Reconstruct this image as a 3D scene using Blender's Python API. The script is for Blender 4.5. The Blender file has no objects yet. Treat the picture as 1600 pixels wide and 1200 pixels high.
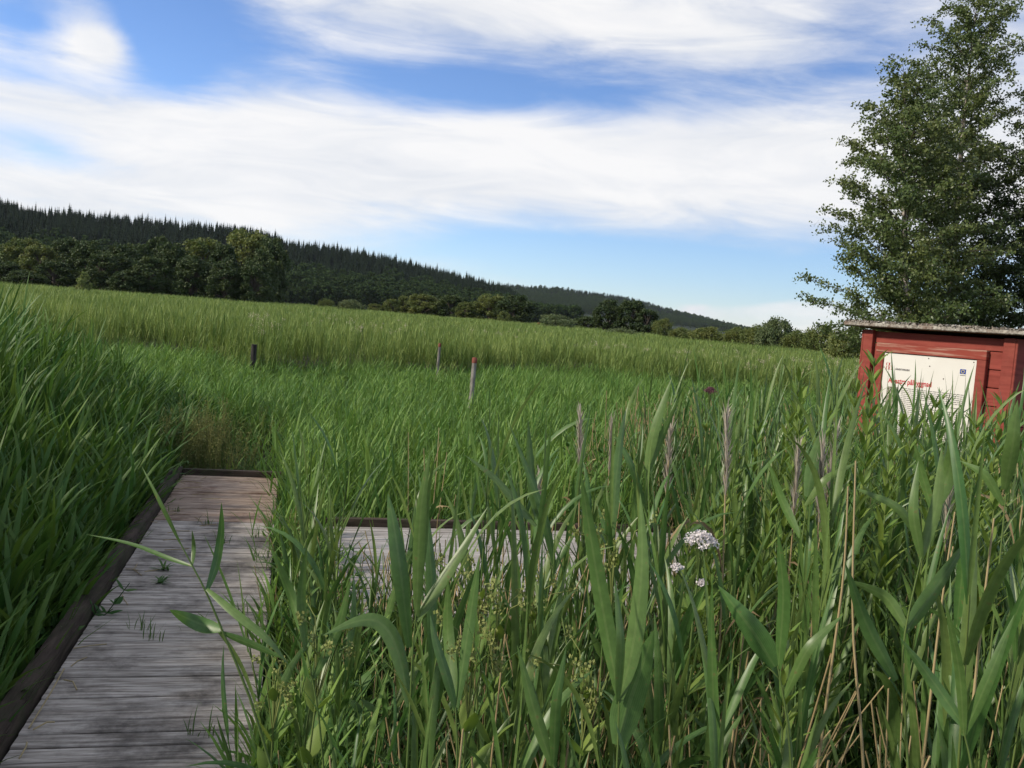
import bpy, bmesh, math, random
import numpy as np
from mathutils import Vector, Matrix, Euler

random.seed(7)
rng = np.random.default_rng(7)
scene = bpy.context.scene
COL = scene.collection
R = math.radians

# ------------------------------------------------------------------ camera
FPX = 1450.0                       # focal length in pixels of the 1600 px wide photograph
PITCH, ROLL = R(4.05), R(4.43)
EYE = np.array([0.0, 0.0, 2.1])
_f = np.array([0, math.cos(PITCH), -math.sin(PITCH)])
_r0 = np.array([1.0, 0, 0]); _u0 = np.cross(_r0, _f)
_r = math.cos(ROLL) * _r0 + math.sin(ROLL) * _u0
_u = -math.sin(ROLL) * _r0 + math.cos(ROLL) * _u0
cam_d = bpy.data.cameras.new('camera')
cam = bpy.data.objects.new('camera', cam_d); COL.objects.link(cam)
m = Matrix.Identity(4)
for i in range(3):
    m[i][0] = _r[i]; m[i][1] = _u[i]; m[i][2] = -_f[i]; m[i][3] = EYE[i]
cam.matrix_world = m
cam_d.sensor_width = 36.0; cam_d.lens = 36.0 * FPX / 1600.0
cam_d.clip_start = 0.05; cam_d.clip_end = 20000
scene.camera = cam

def ray(px, py): return _f + _r * (px - 800) / FPX + _u * (600 - py) / FPX
def at(px, py, Y):
    d = ray(px, py); return EYE + d * (Y / d[1])
def azel(px, py):
    d = ray(px, py); return math.atan2(d[0], d[1]), math.atan2(d[2], math.hypot(d[0], d[1]))

# ------------------------------------------------------------------ world, sun, exposure
SUN_EL, SUN_AZ = R(32), R(112)       # azimuth measured to the left of the viewing direction
world = bpy.data.worlds.new('World'); scene.world = world; world.use_nodes = True
wn = world.node_tree; wn.nodes.clear()
def wnode(t, **kw):
    n = wn.nodes.new(t)
    for k, v in kw.items(): setattr(n, k, v)
    return n
def plug(sock, v):
    if hasattr(v, 'is_linked') or isinstance(v, bpy.types.NodeSocket): sock.id_data.links.new(v, sock)
    else: sock.default_value = v
def wm(op, a, b=None, c=None):
    n = wnode('ShaderNodeMath', operation=op); plug(n.inputs[0], a)
    if b is not None: plug(n.inputs[1], b)
    if c is not None: plug(n.inputs[2], c)
    return n.outputs[0]
def build_sky():
    sky = wnode('ShaderNodeTexSky', sky_type='NISHITA'); sky.sun_disc = False
    sky.sun_elevation = SUN_EL; sky.sun_rotation = SUN_AZ
    sky.air_density = 1.0; sky.dust_density = 0.0; sky.ozone_density = 3.0; sky.altitude = 200
    tc = wnode('ShaderNodeTexCoord'); sx = wnode('ShaderNodeSeparateXYZ'); wn.links.new(tc.outputs['Generated'], sx.inputs[0])
    x, y, z = sx.outputs
    def noise(scale, detail, rough, dist, off=0.0):
        mp = wnode('ShaderNodeMapping'); wn.links.new(tc.outputs['Generated'], mp.inputs[0])
        mp.inputs['Scale'].default_value = scale; mp.inputs['Location'].default_value = (off, off * .7, off * 1.3)
        mp.inputs['Rotation'].default_value = (0, R(-12), 0)
        n = wnode('ShaderNodeTexNoise'); wn.links.new(mp.outputs[0], n.inputs['Vector'])
        n.inputs['Scale'].default_value = 1.0; n.inputs['Detail'].default_value = detail
        n.inputs['Roughness'].default_value = rough; n.inputs['Distortion'].default_value = dist
        return n.outputs[0]
    n_big = noise((2.2, 2.2, 8.0), 3, .55, .6, 3.1)
    n_str = noise((5.0, 5.0, 26.0), 7, .62, .9, 1.7)
    n_fine = noise((16.0, 16.0, 60.0), 5, .62, .5, 5.2)
    wx = noise((3.5, 3.5, 9.0), 2, .5, .3, 9.4); wy = noise((4.0, 4.0, 12.0), 2, .5, .3, 12.9)
    az = wm('MULTIPLY_ADD', wm('SUBTRACT', wx, .5), .13, wm('ARCTAN2', x, y))
    el = wm('MULTIPLY_ADD', wm('SUBTRACT', wy, .5), .05, wm('ARCSINE', z))
    blobs = [  # px, py, rx, ry (pixels), weight: clouds > 0, gaps of blue < 0
        (800, 138, 200, 42, -1.0), (560, 115, 130, 30, -.35), (430, 88, 80, 55, .6), (1180, 140, 150, 45, -.35), (1420, 60, 60, 60, -.35), (330, 40, 130, 60, -.95), (40, 100, 90, 22, -.4), (235, 40, 40, 50, -.6), (60, 20, 45, 30, -.6), (1080, 415, 330, 42, -1.3), (1150, 460, 160, 16, -.5),
        (85, 238, 75, 26, -.6), (1330, 75, 90, 50, -.55), (270, 120, 110, 28, -.35), (880, 395, 150, 14, -.4), (20, 20, 60, 20, -.3),
        (560, 250, 380, 70, .55), (960, 240, 190, 55, .5), (800, 22, 330, 36, .6), (140, 52, 50, 28, 1.5), (1220, 250, 220, 80, .32),
        (330, 325, 300, 60, .35), (160, 165, 150, 25, .35), (60, 300, 120, 50, .3), (1240, 60, 120, 40, .3), (1480, 180, 150, 120, .45),
        (1098, 478, 20, 5, .9), (1090, 488, 24, 4, .7), (1240, 492, 120, 10, .5), (1500, 470, 200, 20, .2)]
    D = wm('MULTIPLY_ADD', wm('SUBTRACT', n_big, .5), .9, .42)
    for (px, py, rx, ry, wt) in blobs:
        a0, e0 = azel(px, py)
        u = wm('MULTIPLY', wm('SUBTRACT', az, a0), FPX / rx); v = wm('MULTIPLY', wm('SUBTRACT', el, e0), FPX / ry)
        g = wm('EXPONENT', wm('MULTIPLY', wm('MULTIPLY_ADD', u, u, wm('MULTIPLY', v, v)), -.5))
        D = wm('MULTIPLY_ADD', g, wt, D)
    D = wm('MULTIPLY_ADD', wm('SUBTRACT', n_str, .5), 1.15, D)
    D = wm('MULTIPLY_ADD', wm('SUBTRACT', n_fine, .5), .42, D)
    mr = wnode('ShaderNodeMapRange', interpolation_type='SMOOTHSTEP')
    wn.links.new(D, mr.inputs[0]); mr.inputs[1].default_value = -.25; mr.inputs[2].default_value = 1.0
    mask = wm('MULTIPLY', mr.outputs[0], .96)
    # cloud brightness: thin grey-blue to white
    cr = wnode('ShaderNodeValToRGB'); wn.links.new(wm('MULTIPLY_ADD', n_str, .55, wm('MULTIPLY', n_big, .5)), cr.inputs[0])
    cr.color_ramp.elements[0].position = .33; cr.color_ramp.elements[0].color = (.70, .745, .82, 1)
    cr.color_ramp.elements[1].position = .62; cr.color_ramp.elements[1].color = (1.0, .99, .985, 1)
    sc = wnode('ShaderNodeVectorMath', operation='SCALE'); wn.links.new(cr.outputs[0], sc.inputs[0]); sc.inputs['Scale'].default_value = CLOUD
    hs = wnode('ShaderNodeVectorMath', operation='MULTIPLY'); wn.links.new(sky.outputs[0], hs.inputs[0]); hs.inputs[1].default_value = SKY_TINT
    mx = wnode('ShaderNodeMix', data_type='RGBA'); wn.links.new(mask, mx.inputs[0]); wn.links.new(hs.outputs[0], mx.inputs[6]); wn.links.new(sc.outputs[0], mx.inputs[7])
    bg = wnode('ShaderNodeBackground'); wn.links.new(mx.outputs[2], bg.inputs[0]); bg.inputs[1].default_value = SKY
    out = wnode('ShaderNodeOutputWorld'); wn.links.new(bg.outputs[0], out.inputs[0])
HAZE = .000028
SKY, CLOUD, SKY_TINT = .10, 7.0, (.78, .88, 1.12)
build_sky()
sun_d = bpy.data.lights.new('sun', 'SUN'); sun_d.energy = 3.3; sun_d.angle = R(4); sun_d.color = (1, .90, .76)
sun = bpy.data.objects.new('sun', sun_d); COL.objects.link(sun)
S = Vector((-math.sin(SUN_AZ) * math.cos(SUN_EL), math.cos(SUN_AZ) * math.cos(SUN_EL), math.sin(SUN_EL)))
sun.rotation_euler = S.to_track_quat('Z', 'Y').to_euler(); sun.location = S * 50
vs = scene.view_settings; vs.view_transform = 'Standard'; vs.look = 'None'; vs.exposure = 0.5; vs.gamma = 1.0; vs.use_curve_mapping = False
world.cycles.sampling_method = 'MANUAL'; world.cycles.sample_map_resolution = 256
scene.cycles.use_denoising = True
scene.cycles.max_bounces = 4; scene.cycles.diffuse_bounces = 2; scene.cycles.glossy_bounces = 2
scene.cycles.transmission_bounces = 4; scene.cycles.transparent_max_bounces = 6; scene.cycles.volume_bounces = 1
scene.cycles.sample_clamp_indirect = 4.0

# ------------------------------------------------------------------ materials
def newmat(name):
    mt = bpy.data.materials.new(name); mt.use_nodes = True; nt = mt.node_tree; nt.nodes.clear()
    return mt, nt
def nd(nt, t, **kw):
    n = nt.nodes.new(t)
    for k, v in kw.items(): setattr(n, k, v)
    return n
def leafmat(name, dark, light, trans=.3, rough=.5, spec=.3, tcol=None, rib=0.0, hue=.03, patch=0.0, orand=.3):
    """foliage: colour from the per-leaf value 'v' and the instance's random number, some light passing through"""
    mt, nt = newmat(name); L = nt.links
    a = nd(nt, 'ShaderNodeAttribute', attribute_name='v'); oi = nd(nt, 'ShaderNodeObjectInfo')
    geo = nd(nt, 'ShaderNodeNewGeometry'); nz = nd(nt, 'ShaderNodeTexNoise'); L.new(geo.outputs['Position'], nz.inputs['Vector'])
    nz.inputs['Scale'].default_value = 9.0; nz.inputs['Detail'].default_value = 3
    s1 = nd(nt, 'ShaderNodeMath', operation='MULTIPLY_ADD'); L.new(a.outputs['Fac'], s1.inputs[0]); s1.inputs[1].default_value = .55
    s2 = nd(nt, 'ShaderNodeMath', operation='MULTIPLY'); L.new(oi.outputs['Random'], s2.inputs[0]); s2.inputs[1].default_value = orand
    s3 = nd(nt, 'ShaderNodeMath', operation='MULTIPLY_ADD'); L.new(nz.outputs[0], s3.inputs[0]); s3.inputs[1].default_value = .3; L.new(s2.outputs[0], s3.inputs[2])
    L.new(s3.outputs[0], s1.inputs[2])
    if patch:
        nb = nd(nt, 'ShaderNodeTexNoise'); L.new(geo.outputs['Position'], nb.inputs['Vector']); nb.inputs['Scale'].default_value = .32; nb.inputs['Detail'].default_value = 4
        b1 = nd(nt, 'ShaderNodeMath', operation='MULTIPLY_ADD'); L.new(nb.outputs[0], b1.inputs[0]); b1.inputs[1].default_value = patch; b1.inputs[2].default_value = -patch * .5
        b2 = nd(nt, 'ShaderNodeMath', operation='ADD'); L.new(s1.outputs[0], b2.inputs[0]); L.new(b1.outputs[0], b2.inputs[1]); s1 = b2
    mx = nd(nt, 'ShaderNodeMix', data_type='RGBA'); L.new(s1.outputs[0], mx.inputs[0])
    mx.inputs[6].default_value = (*dark, 1); mx.inputs[7].default_value = (*light, 1)
    hs = nd(nt, 'ShaderNodeHueSaturation'); L.new(mx.outputs[2], hs.inputs['Color'])
    h1 = nd(nt, 'ShaderNodeMath', operation='MULTIPLY_ADD'); L.new(a.outputs['Fac'], h1.inputs[0]); h1.inputs[1].default_value = -hue; h1.inputs[2].default_value = .5 + hue * .5
    L.new(h1.outputs[0], hs.inputs['Hue'])
    col = hs.outputs[0]
    if rib:
        ra = nd(nt, 'ShaderNodeAttribute', attribute_name='mid'); mr = nd(nt, 'ShaderNodeMapRange'); L.new(ra.outputs['Fac'], mr.inputs[0])
        mr.inputs[1].default_value = .8; mr.inputs[2].default_value = 1.0
        m2 = nd(nt, 'ShaderNodeMath', operation='MULTIPLY'); L.new(mr.outputs[0], m2.inputs[0]); m2.inputs[1].default_value = rib
        mb = nd(nt, 'ShaderNodeMix', data_type='RGBA'); L.new(m2.outputs[0], mb.inputs[0]); L.new(col, mb.inputs[6])
        mb.inputs[7].default_value = (light[0] * 1.6, light[1] * 1.35, light[2] * 1.7, 1); col = mb.outputs[2]
    if rib:
        w1 = nd(nt, 'ShaderNodeMath', operation='MULTIPLY'); L.new(ra.outputs['Fac'], w1.inputs[0]); w1.inputs[1].default_value = 44.0
        w2 = nd(nt, 'ShaderNodeMath', operation='SINE'); L.new(w1.outputs[0], w2.inputs[0])
        sp = nd(nt, 'ShaderNodeTexNoise'); L.new(geo.outputs['Position'], sp.inputs['Vector']); sp.inputs['Scale'].default_value = 55.0; sp.inputs['Detail'].default_value = 3
        w3 = nd(nt, 'ShaderNodeMath', operation='MULTIPLY_ADD'); L.new(w2.outputs[0], w3.inputs[0]); w3.inputs[1].default_value = .10
        w4 = nd(nt, 'ShaderNodeMath', operation='MULTIPLY_ADD'); L.new(sp.outputs[0], w4.inputs[0]); w4.inputs[1].default_value = .7; w4.inputs[2].default_value = .65; L.new(w4.outputs[0], w3.inputs[2])
        hv = nd(nt, 'ShaderNodeHueSaturation'); L.new(col, hv.inputs['Color']); L.new(w3.outputs[0], hv.inputs['Value'])
        sm = nd(nt, 'ShaderNodeMapRange'); L.new(sp.outputs[0], sm.inputs[0]); sm.inputs[1].default_value = .66; sm.inputs[2].default_value = .74; sm.inputs[4].default_value = .7
        mk = nd(nt, 'ShaderNodeMix', data_type='RGBA'); L.new(sm.outputs[0], mk.inputs[0]); L.new(hv.outputs[0], mk.inputs[6]); mk.inputs[7].default_value = (.16, .13, .05, 1); col = mk.outputs[2]
    p = nd(nt, 'ShaderNodeBsdfPrincipled'); L.new(col, p.inputs['Base Color']); p.inputs['Roughness'].default_value = rough; p.inputs['Specular IOR Level'].default_value = spec
    tr = nd(nt, 'ShaderNodeBsdfTranslucent'); hs2 = nd(nt, 'ShaderNodeHueSaturation'); L.new(col, hs2.inputs['Color'])
    hs2.inputs['Hue'].default_value = .485; hs2.inputs['Value'].default_value = 1.25; hs2.inputs['Saturation'].default_value = 1.1; L.new(hs2.outputs[0], tr.inputs[0])
    ms = nd(nt, 'ShaderNodeMixShader'); ms.inputs[0].default_value = trans; L.new(p.outputs[0], ms.inputs[1]); L.new(tr.outputs[0], ms.inputs[2])
    o = nd(nt, 'ShaderNodeOutputMaterial'); L.new(ms.outputs[0], o.inputs[0])
    return mt
def surfmat(name, c1, c2, scale=(6, 6, 6), detail=5, rough=.85, bump=.3, c3=None, s3=1.5, spec=.2, rnd=.0, coord='Object', p0=.35, p1=.68):
    """noise-varied solid surface; c3 = larger stains; rnd = shift per object"""
    mt, nt = newmat(name); L = nt.links
    tc = nd(nt, 'ShaderNodeTexCoord'); oi = nd(nt, 'ShaderNodeObjectInfo')
    off = nd(nt, 'ShaderNodeVectorMath', operation='SCALE'); off.inputs[0].default_value = (37., 17., 59.); L.new(oi.outputs['Random'], off.inputs['Scale'])
    ad = nd(nt, 'ShaderNodeVectorMath', operation='ADD'); L.new(tc.outputs[coord], ad.inputs[0]); L.new(off.outputs[0], ad.inputs[1])
    mp = nd(nt, 'ShaderNodeMapping'); L.new(ad.outputs[0], mp.inputs[0]); mp.inputs['Scale'].default_value = scale
    nz = nd(nt, 'ShaderNodeTexNoise'); L.new(mp.outputs[0], nz.inputs['Vector']); nz.inputs['Scale'].default_value = 1; nz.inputs['Detail'].default_value = detail; nz.inputs['Roughness'].default_value = .62
    cr = nd(nt, 'ShaderNodeValToRGB'); L.new(nz.outputs[0], cr.inputs[0])
    cr.color_ramp.elements[0].position = p0; cr.color_ramp.elements[0].color = (*c1, 1)
    cr.color_ramp.elements[1].position = p1; cr.color_ramp.elements[1].color = (*c2, 1)
    col = cr.outputs[0]
    if c3:
        n3 = nd(nt, 'ShaderNodeTexNoise'); geo = nd(nt, 'ShaderNodeNewGeometry'); L.new(geo.outputs['Position'], n3.inputs['Vector']); n3.inputs['Scale'].default_value = s3; n3.inputs['Detail'].default_value = 9; n3.inputs['Roughness'].default_value = .68
        r3 = nd(nt, 'ShaderNodeMapRange'); L.new(n3.outputs[0], r3.inputs[0]); r3.inputs[1].default_value = .48; r3.inputs[2].default_value = .66; r3.inputs[4].default_value = .8
        mb = nd(nt, 'ShaderNodeMix', data_type='RGBA'); L.new(r3.outputs[0], mb.inputs[0]); L.new(col, mb.inputs[6]); mb.inputs[7].default_value = (*c3, 1); col = mb.outputs[2]
    if rnd:
        hs = nd(nt, 'ShaderNodeHueSaturation'); L.new(col, hs.inputs['Color']); v = nd(nt, 'ShaderNodeMath', operation='MULTIPLY_ADD')
        L.new(oi.outputs['Random'], v.inputs[0]); v.inputs[1].default_value = rnd; v.inputs[2].default_value = 1 - rnd / 2; L.new(v.outputs[0], hs.inputs['Value']); col = hs.outputs[0]
    p = nd(nt, 'ShaderNodeBsdfPrincipled'); L.new(col, p.inputs['Base Color']); p.inputs['Roughness'].default_value = rough; p.inputs['Specular IOR Level'].default_value = spec
    if bump:
        b = nd(nt, 'ShaderNodeBump'); b.inputs['Strength'].default_value = bump; b.inputs['Distance'].default_value = .01; L.new(nz.outputs[0], b.inputs['Height']); L.new(b.outputs[0], p.inputs['Normal'])
    o = nd(nt, 'ShaderNodeOutputMaterial'); L.new(p.outputs[0], o.inputs[0])
    return mt
M = dict(
    reed=leafmat('reed_leaf', (.042, .105, .022), (.125, .208, .058), trans=.28, rough=.4, spec=.45, rib=.35, hue=.05, patch=.3),
    reed_stem=leafmat('reed_stem', (.05, .10, .025), (.13, .18, .05), trans=.0, rough=.5),
    field=leafmat('field_reed', (.046, .115, .02), (.175, .30, .068), trans=.3, rough=.5, spec=.25, patch=1.1, orand=.4),
    bank=leafmat('bank_reed', (.035, .09, .018), (.095, .18, .035), trans=.28, rough=.5, spec=.25),
    band=leafmat('band_reed', (.06, .115, .022), (.225, .30, .085), trans=.3, rough=.55, spec=.2, patch=1.2, orand=.4),
    forb=leafmat('forb_leaf', (.06, .135, .025), (.18, .27, .055), trans=.3, rough=.55),
    nettle=leafmat('nettle_leaf', (.03, .085, .02), (.08, .16, .035), trans=.25, rough=.6),
    bud=leafmat('green_bud', (.16, .2, .05), (.26, .29, .1), trans=.2, rough=.7),
    dead=leafmat('dead_reed', (.21, .15, .07), (.44, .35, .185), trans=.05, rough=.7, hue=.0),
    deadleaf=leafmat('dead_leaf', (.13, .09, .045), (.30, .23, .13), trans=.15, rough=.8, hue=.0),
    plume=leafmat('plume', (.30, .26, .20), (.50, .45, .37), trans=.25, rough=.9, hue=.0),
    browngrass=leafmat('brown_grass', (.09, .12, .03), (.19, .19, .06), trans=.25, rough=.7, hue=.01),
    white=leafmat('white_petal', (.55, .50, .50), (.80, .76, .74), trans=.2, rough=.7, hue=0),
    cream=leafmat('cream_flower', (.38, .36, .22), (.60, .56, .38), trans=.2, rough=.8, hue=0),
    purple=leafmat('purple_flower', (.10, .04, .05), (.20, .09, .11), trans=.2, rough=.8, hue=0),
    birch=leafmat('birch_leaf', (.055, .088, .026), (.15, .19, .062), trans=.3, rough=.42, spec=.4),
    birch_dark=leafmat('dark_leaf', (.034, .056, .02), (.085, .115, .04), trans=.22, rough=.5, spec=.3),
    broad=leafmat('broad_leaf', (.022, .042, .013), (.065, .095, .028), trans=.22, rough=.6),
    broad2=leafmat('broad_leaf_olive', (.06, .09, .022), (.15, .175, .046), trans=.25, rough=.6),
    willow=leafmat('willow_leaf', (.055, .085, .03), (.135, .17, .07), trans=.25, rough=.6),
    pale=leafmat('pale_leaf', (.11, .15, .04), (.24, .28, .09), trans=.25, rough=.6),
    spruce=leafmat('spruce_needles', (.008, .017, .010), (.024, .040, .020), trans=.05, rough=.75, spec=.1),
    hillwood=leafmat('hill_leaf', (.020, .040, .014), (.058, .092, .03), trans=.2, rough=.7, spec=.1),
    bark=surfmat('bark', (.05, .04, .03), (.13, .11, .09), (8, 8, 3), bump=.5),
    birch_bark=surfmat('birch_bark', (.10, .085, .075), (.42, .38, .34), (5, 5, 14), p0=.42, p1=.55),
    soil=surfmat('marsh_soil', (.018, .016, .009), (.05, .05, .022), (3, 3, 3), coord='Object', c3=(.03, .045, .014), s3=.8),
    hillsoil=surfmat('hill_soil', (.012, .02, .009), (.03, .045, .018), (.05, .05, .05)),
    plank=surfmat('weathered_plank', (.15, .125, .10), (.56, .505, .44), (5.0, 60, 60), detail=9, rough=.85, bump=.7, c3=(.06, .05, .042), s3=3.0, rnd=.22, p0=.3, p1=.66),
    plank_brown=surfmat('brown_plank', (.16, .11, .078), (.50, .385, .29), (5.0, 60, 60), detail=8, rough=.8, bump=.5, c3=(.10, .05, .03), s3=3.2, rnd=.3),
    plank_pale=surfmat('pale_plank', (.24, .22, .20), (.50, .47, .44), (1.2, 30, 30), detail=6, rough=.55, bump=.4, c3=(.24, .20, .17), s3=1.3, rnd=.25, spec=.4),
    beam=surfmat('mossy_beam', (.028, .020, .015), (.10, .075, .058), (3, 20, 20), c3=(.035, .045, .018), s3=4.0, rough=.9, bump=.6),
    red=surfmat('red_paint', (.17, .034, .025), (.27, .060, .045), (2.2, 2.2, 26), detail=6, rough=.8, bump=.35, c3=(.25, .065, .045), s3=3.0, rnd=.16),
    red_worn=surfmat('worn_red_paint', (.24, .05, .035), (.35, .20, .15), (2.2, 2.2, 36), detail=7, rough=.85, bump=.4, p0=.46, p1=.62),
    roof=surfmat('lichen_roof', (.10, .08, .065), (.46, .44, .38), (38, 38, 38), detail=5, rough=.95, bump=.9, c3=(.16, .10, .07), s3=6.0),
    board=surfmat('sign_board', (.62, .60, .545), (.67, .655, .60), (2, 2, 2), rough=.35, bump=0, spec=.4),
    ink_red=surfmat('red_ink', (.42, .03, .04), (.48, .04, .05), rough=.5, bump=0),
    ink_grey=surfmat('grey_ink', (.16, .155, .15), (.2, .19, .18), rough=.5, bump=0),
    ink_blue=surfmat('blue_ink', (.015, .045, .25), (.02, .06, .30), rough=.5, bump=0),
    ink_yellow=surfmat('yellow_ink', (.7, .55, .05), (.75, .6, .08), rough=.5, bump=0),
    picture=surfmat('printed_picture', (.10, .085, .07), (.50, .45, .38), (55, 55, 55), detail=6, rough=.5, bump=0, p0=.4, p1=.6),
    screw=surfmat('screw', (.10, .09, .08), (.16, .15, .14), rough=.5, bump=0),
    post=surfmat('grey_post', (.10, .09, .08), (.30, .28, .25), (20, 20, 4), bump=.5),
    post_dark=surfmat('dark_post', (.015, .014, .014), (.05, .045, .042), (20, 20, 4), bump=.5),
    post_red=surfmat('red_post_top', (.13, .04, .03), (.21, .07, .05), (20, 20, 4), bump=.3),
    tile=surfmat('red_tile', (.35, .11, .06), (.45, .16, .09), (3, 3, 3)),
    render_wall=surfmat('cream_wall', (.55, .5, .42), (.62, .58, .5), (1, 1, 1)),
    glass=surfmat('dark_glass', (.03, .035, .04), (.05, .055, .06), rough=.1, bump=0, spec=.6),
)

# ------------------------------------------------------------------ mesh helpers
class QB:
    """collects quads with per-vertex v (leaf value) and mid (0 edge, 1 midrib)"""
    def __init__(s): s.V = []; s.F = []; s.v = []; s.m = []; s.n = 0
    def add(s, verts, quads, v=.5, mid=None):
        verts = np.asarray(verts, float).reshape(-1, 3); k = len(verts)
        s.V.append(verts); s.F.append(np.asarray(quads, int).reshape(-1, 4) + s.n)
        s.v.append(np.full(k, v) if np.isscalar(v) else np.asarray(v, float)); s.m.append(np.zeros(k) if mid is None else np.asarray(mid, float)); s.n += k
    def mesh(s, name, mat, smooth=True):
        me = bpy.data.meshes.new(name); V = np.concatenate(s.V); F = np.concatenate(s.F)
        me.vertices.add(len(V)); me.vertices.foreach_set('co', V.ravel())
        me.loops.add(F.size); me.loops.foreach_set('vertex_index', F.ravel().astype(np.int32))
        me.polygons.add(len(F)); me.polygons.foreach_set('loop_start', np.arange(0, F.size, 4, dtype=np.int32))
        me.polygons.foreach_set('use_smooth', np.full(len(F), smooth))
        for nm, arr in (('v', s.v), ('mid', s.m)):
            a = me.attributes.new(nm, 'FLOAT', 'POINT'); a.data.foreach_set('value', np.concatenate(arr).astype(np.float32))
        me.update(calc_edges=True)
        me.materials.append(mat); return me
def link(name, data, parent=None, loc=None, label=None, cat=None, group=None, kind=None):
    o = bpy.data.objects.new(name, data); COL.objects.link(o)
    if parent is not None: o.parent = parent
    if loc is not None: o.location = loc
    if label: o['label'] = label
    if cat: o['category'] = cat
    if group: o['group'] = group
    if kind: o['kind'] = kind
    return o
def copy_tree(o, parent=None):
    c = o.copy(); COL.objects.link(c); c.parent = parent
    for ch in o.children: copy_tree(ch, c)
    return c

def strip(qb, P, W, side, fold=.25, v=.5):
    """ribbon of three verts across along the points P with widths W; side = lateral unit vectors"""
    P = np.asarray(P, float); n = len(P); T = np.gradient(P, axis=0); T /= np.linalg.norm(T, axis=1)[:, None] + 1e-9
    side = np.asarray(side, float)
    if side.ndim == 1: side = np.tile(side, (n, 1))
    side = side - T * (side * T).sum(1)[:, None]; side /= np.linalg.norm(side, axis=1)[:, None] + 1e-9
    N = np.cross(side, T); w = np.asarray(W)[:, None] / 2
    V = np.stack([P - side * w + N * w * fold, P, P + side * w + N * w * fold], 1).reshape(-1, 3)
    i = np.arange(n - 1) * 3
    Q = np.concatenate([np.stack([i, i + 1, i + 4, i + 3], 1), np.stack([i + 1, i + 2, i + 5, i + 4], 1)])
    qb.add(V, Q, v, np.tile([0, 1, 0], n))
def profile(n, W, peak=.28, base=.35):
    s = np.linspace(0, 1, n); w = np.where(s < peak, base + (1 - base) * np.sin(s / peak * math.pi / 2), np.cos((s - peak) / (1 - peak) * math.pi / 2) ** .85)
    return W * np.maximum(w, .02)
def arc(base, az, L, th0, th1, n, pw=1.4, wob=0.0):
    s = np.linspace(0, 1, n); th = th0 + (th1 - th0) * s ** pw; a = az + wob * s
    d = np.stack([np.sin(th) * np.cos(a), np.sin(th) * np.sin(a), np.cos(th)], 1) * (L / (n - 1))
    return np.asarray(base) + np.concatenate([[[0, 0, 0]], np.cumsum(d[:-1], 0)])
def blade(qb, base, az, L, W, th0, th1, n=8, fold=.25, v=.5, twist=0., pw=1.4, peak=.28, b=.35):
    P = arc(base, az, L, th0, th1, n, pw, random.uniform(-.25, .25))
    tw = twist * np.linspace(0, 1, n); sd = np.stack([-np.sin(az + tw), np.cos(az + tw), np.sin(tw) * .6], 1)
    strip(qb, P, profile(n, W, peak, b), sd, fold, v)
def tube(qb, P, Rr, sides=6, v=.5):
    P = np.asarray(P, float); n = len(P); Rr = np.full(n, Rr) if np.isscalar(Rr) else np.asarray(Rr)
    T = np.gradient(P, axis=0); T /= np.linalg.norm(T, axis=1)[:, None] + 1e-9
    ref = np.array([1., 0, 0]) if abs(T[0][0]) < .8 else np.array([0, 1., 0])
    A = np.cross(T, ref); A /= np.linalg.norm(A, axis=1)[:, None]; B = np.cross(T, A)
    an = np.arange(sides) * 2 * math.pi / sides
    V = P[:, None, :] + Rr[:, None, None] * (A[:, None, :] * np.cos(an)[None, :, None] + B[:, None, :] * np.sin(an)[None, :, None])
    k = np.arange(n - 1)[:, None] * sides; j = np.arange(sides)[None, :]; j2 = (j + 1) % sides
    Q = np.stack([k + j, k + j2, k + sides + j2, k + sides + j], -1).reshape(-1, 4)
    qb.add(V.reshape(-1, 3), Q, v)
def cards(qb, P, L, W, v, up=.0):
    """many small folded leaves (two-triangle diamonds) at the points P"""
    n = len(P); d = rng.normal(size=(n, 3)); d[:, 2] += up; d /= np.linalg.norm(d, axis=1)[:, None]
    e = rng.normal(size=(n, 3)); e -= d * (e * d).sum(1)[:, None]; e /= np.linalg.norm(e, axis=1)[:, None]
    L = np.broadcast_to(L, (n,))[:, None]; W = np.broadcast_to(W, (n,))[:, None]
    V = np.stack([P - d * L / 2, P + e * W / 2 - d * L * .08, P + d * L / 2, P - e * W / 2 - d * L * .08], 1).reshape(-1, 3)
    qb.add(V, np.arange(n * 4).reshape(-1, 4), np.repeat(v, 4) if not np.isscalar(v) else v)
def box_mesh(name, sx, sy, sz, mat, bevel=.004, seg=1):
    bm = bmesh.new(); bmesh.ops.create_cube(bm, size=1); bmesh.ops.scale(bm, vec=(sx, sy, sz), verts=bm.verts)
    if bevel: bmesh.ops.bevel(bm, geom=bm.edges[:], offset=bevel, segments=seg, affect='EDGES')
    me = bpy.data.meshes.new(name); bm.to_mesh(me); bm.free(); me.materials.append(mat); return me
def poly_mesh(name, V, Fc, mat):
    me = bpy.data.meshes.new(name); me.from_pydata([tuple(v) for v in V], [], Fc); me.update(); me.materials.append(mat); return me
SRC = {}
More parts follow.
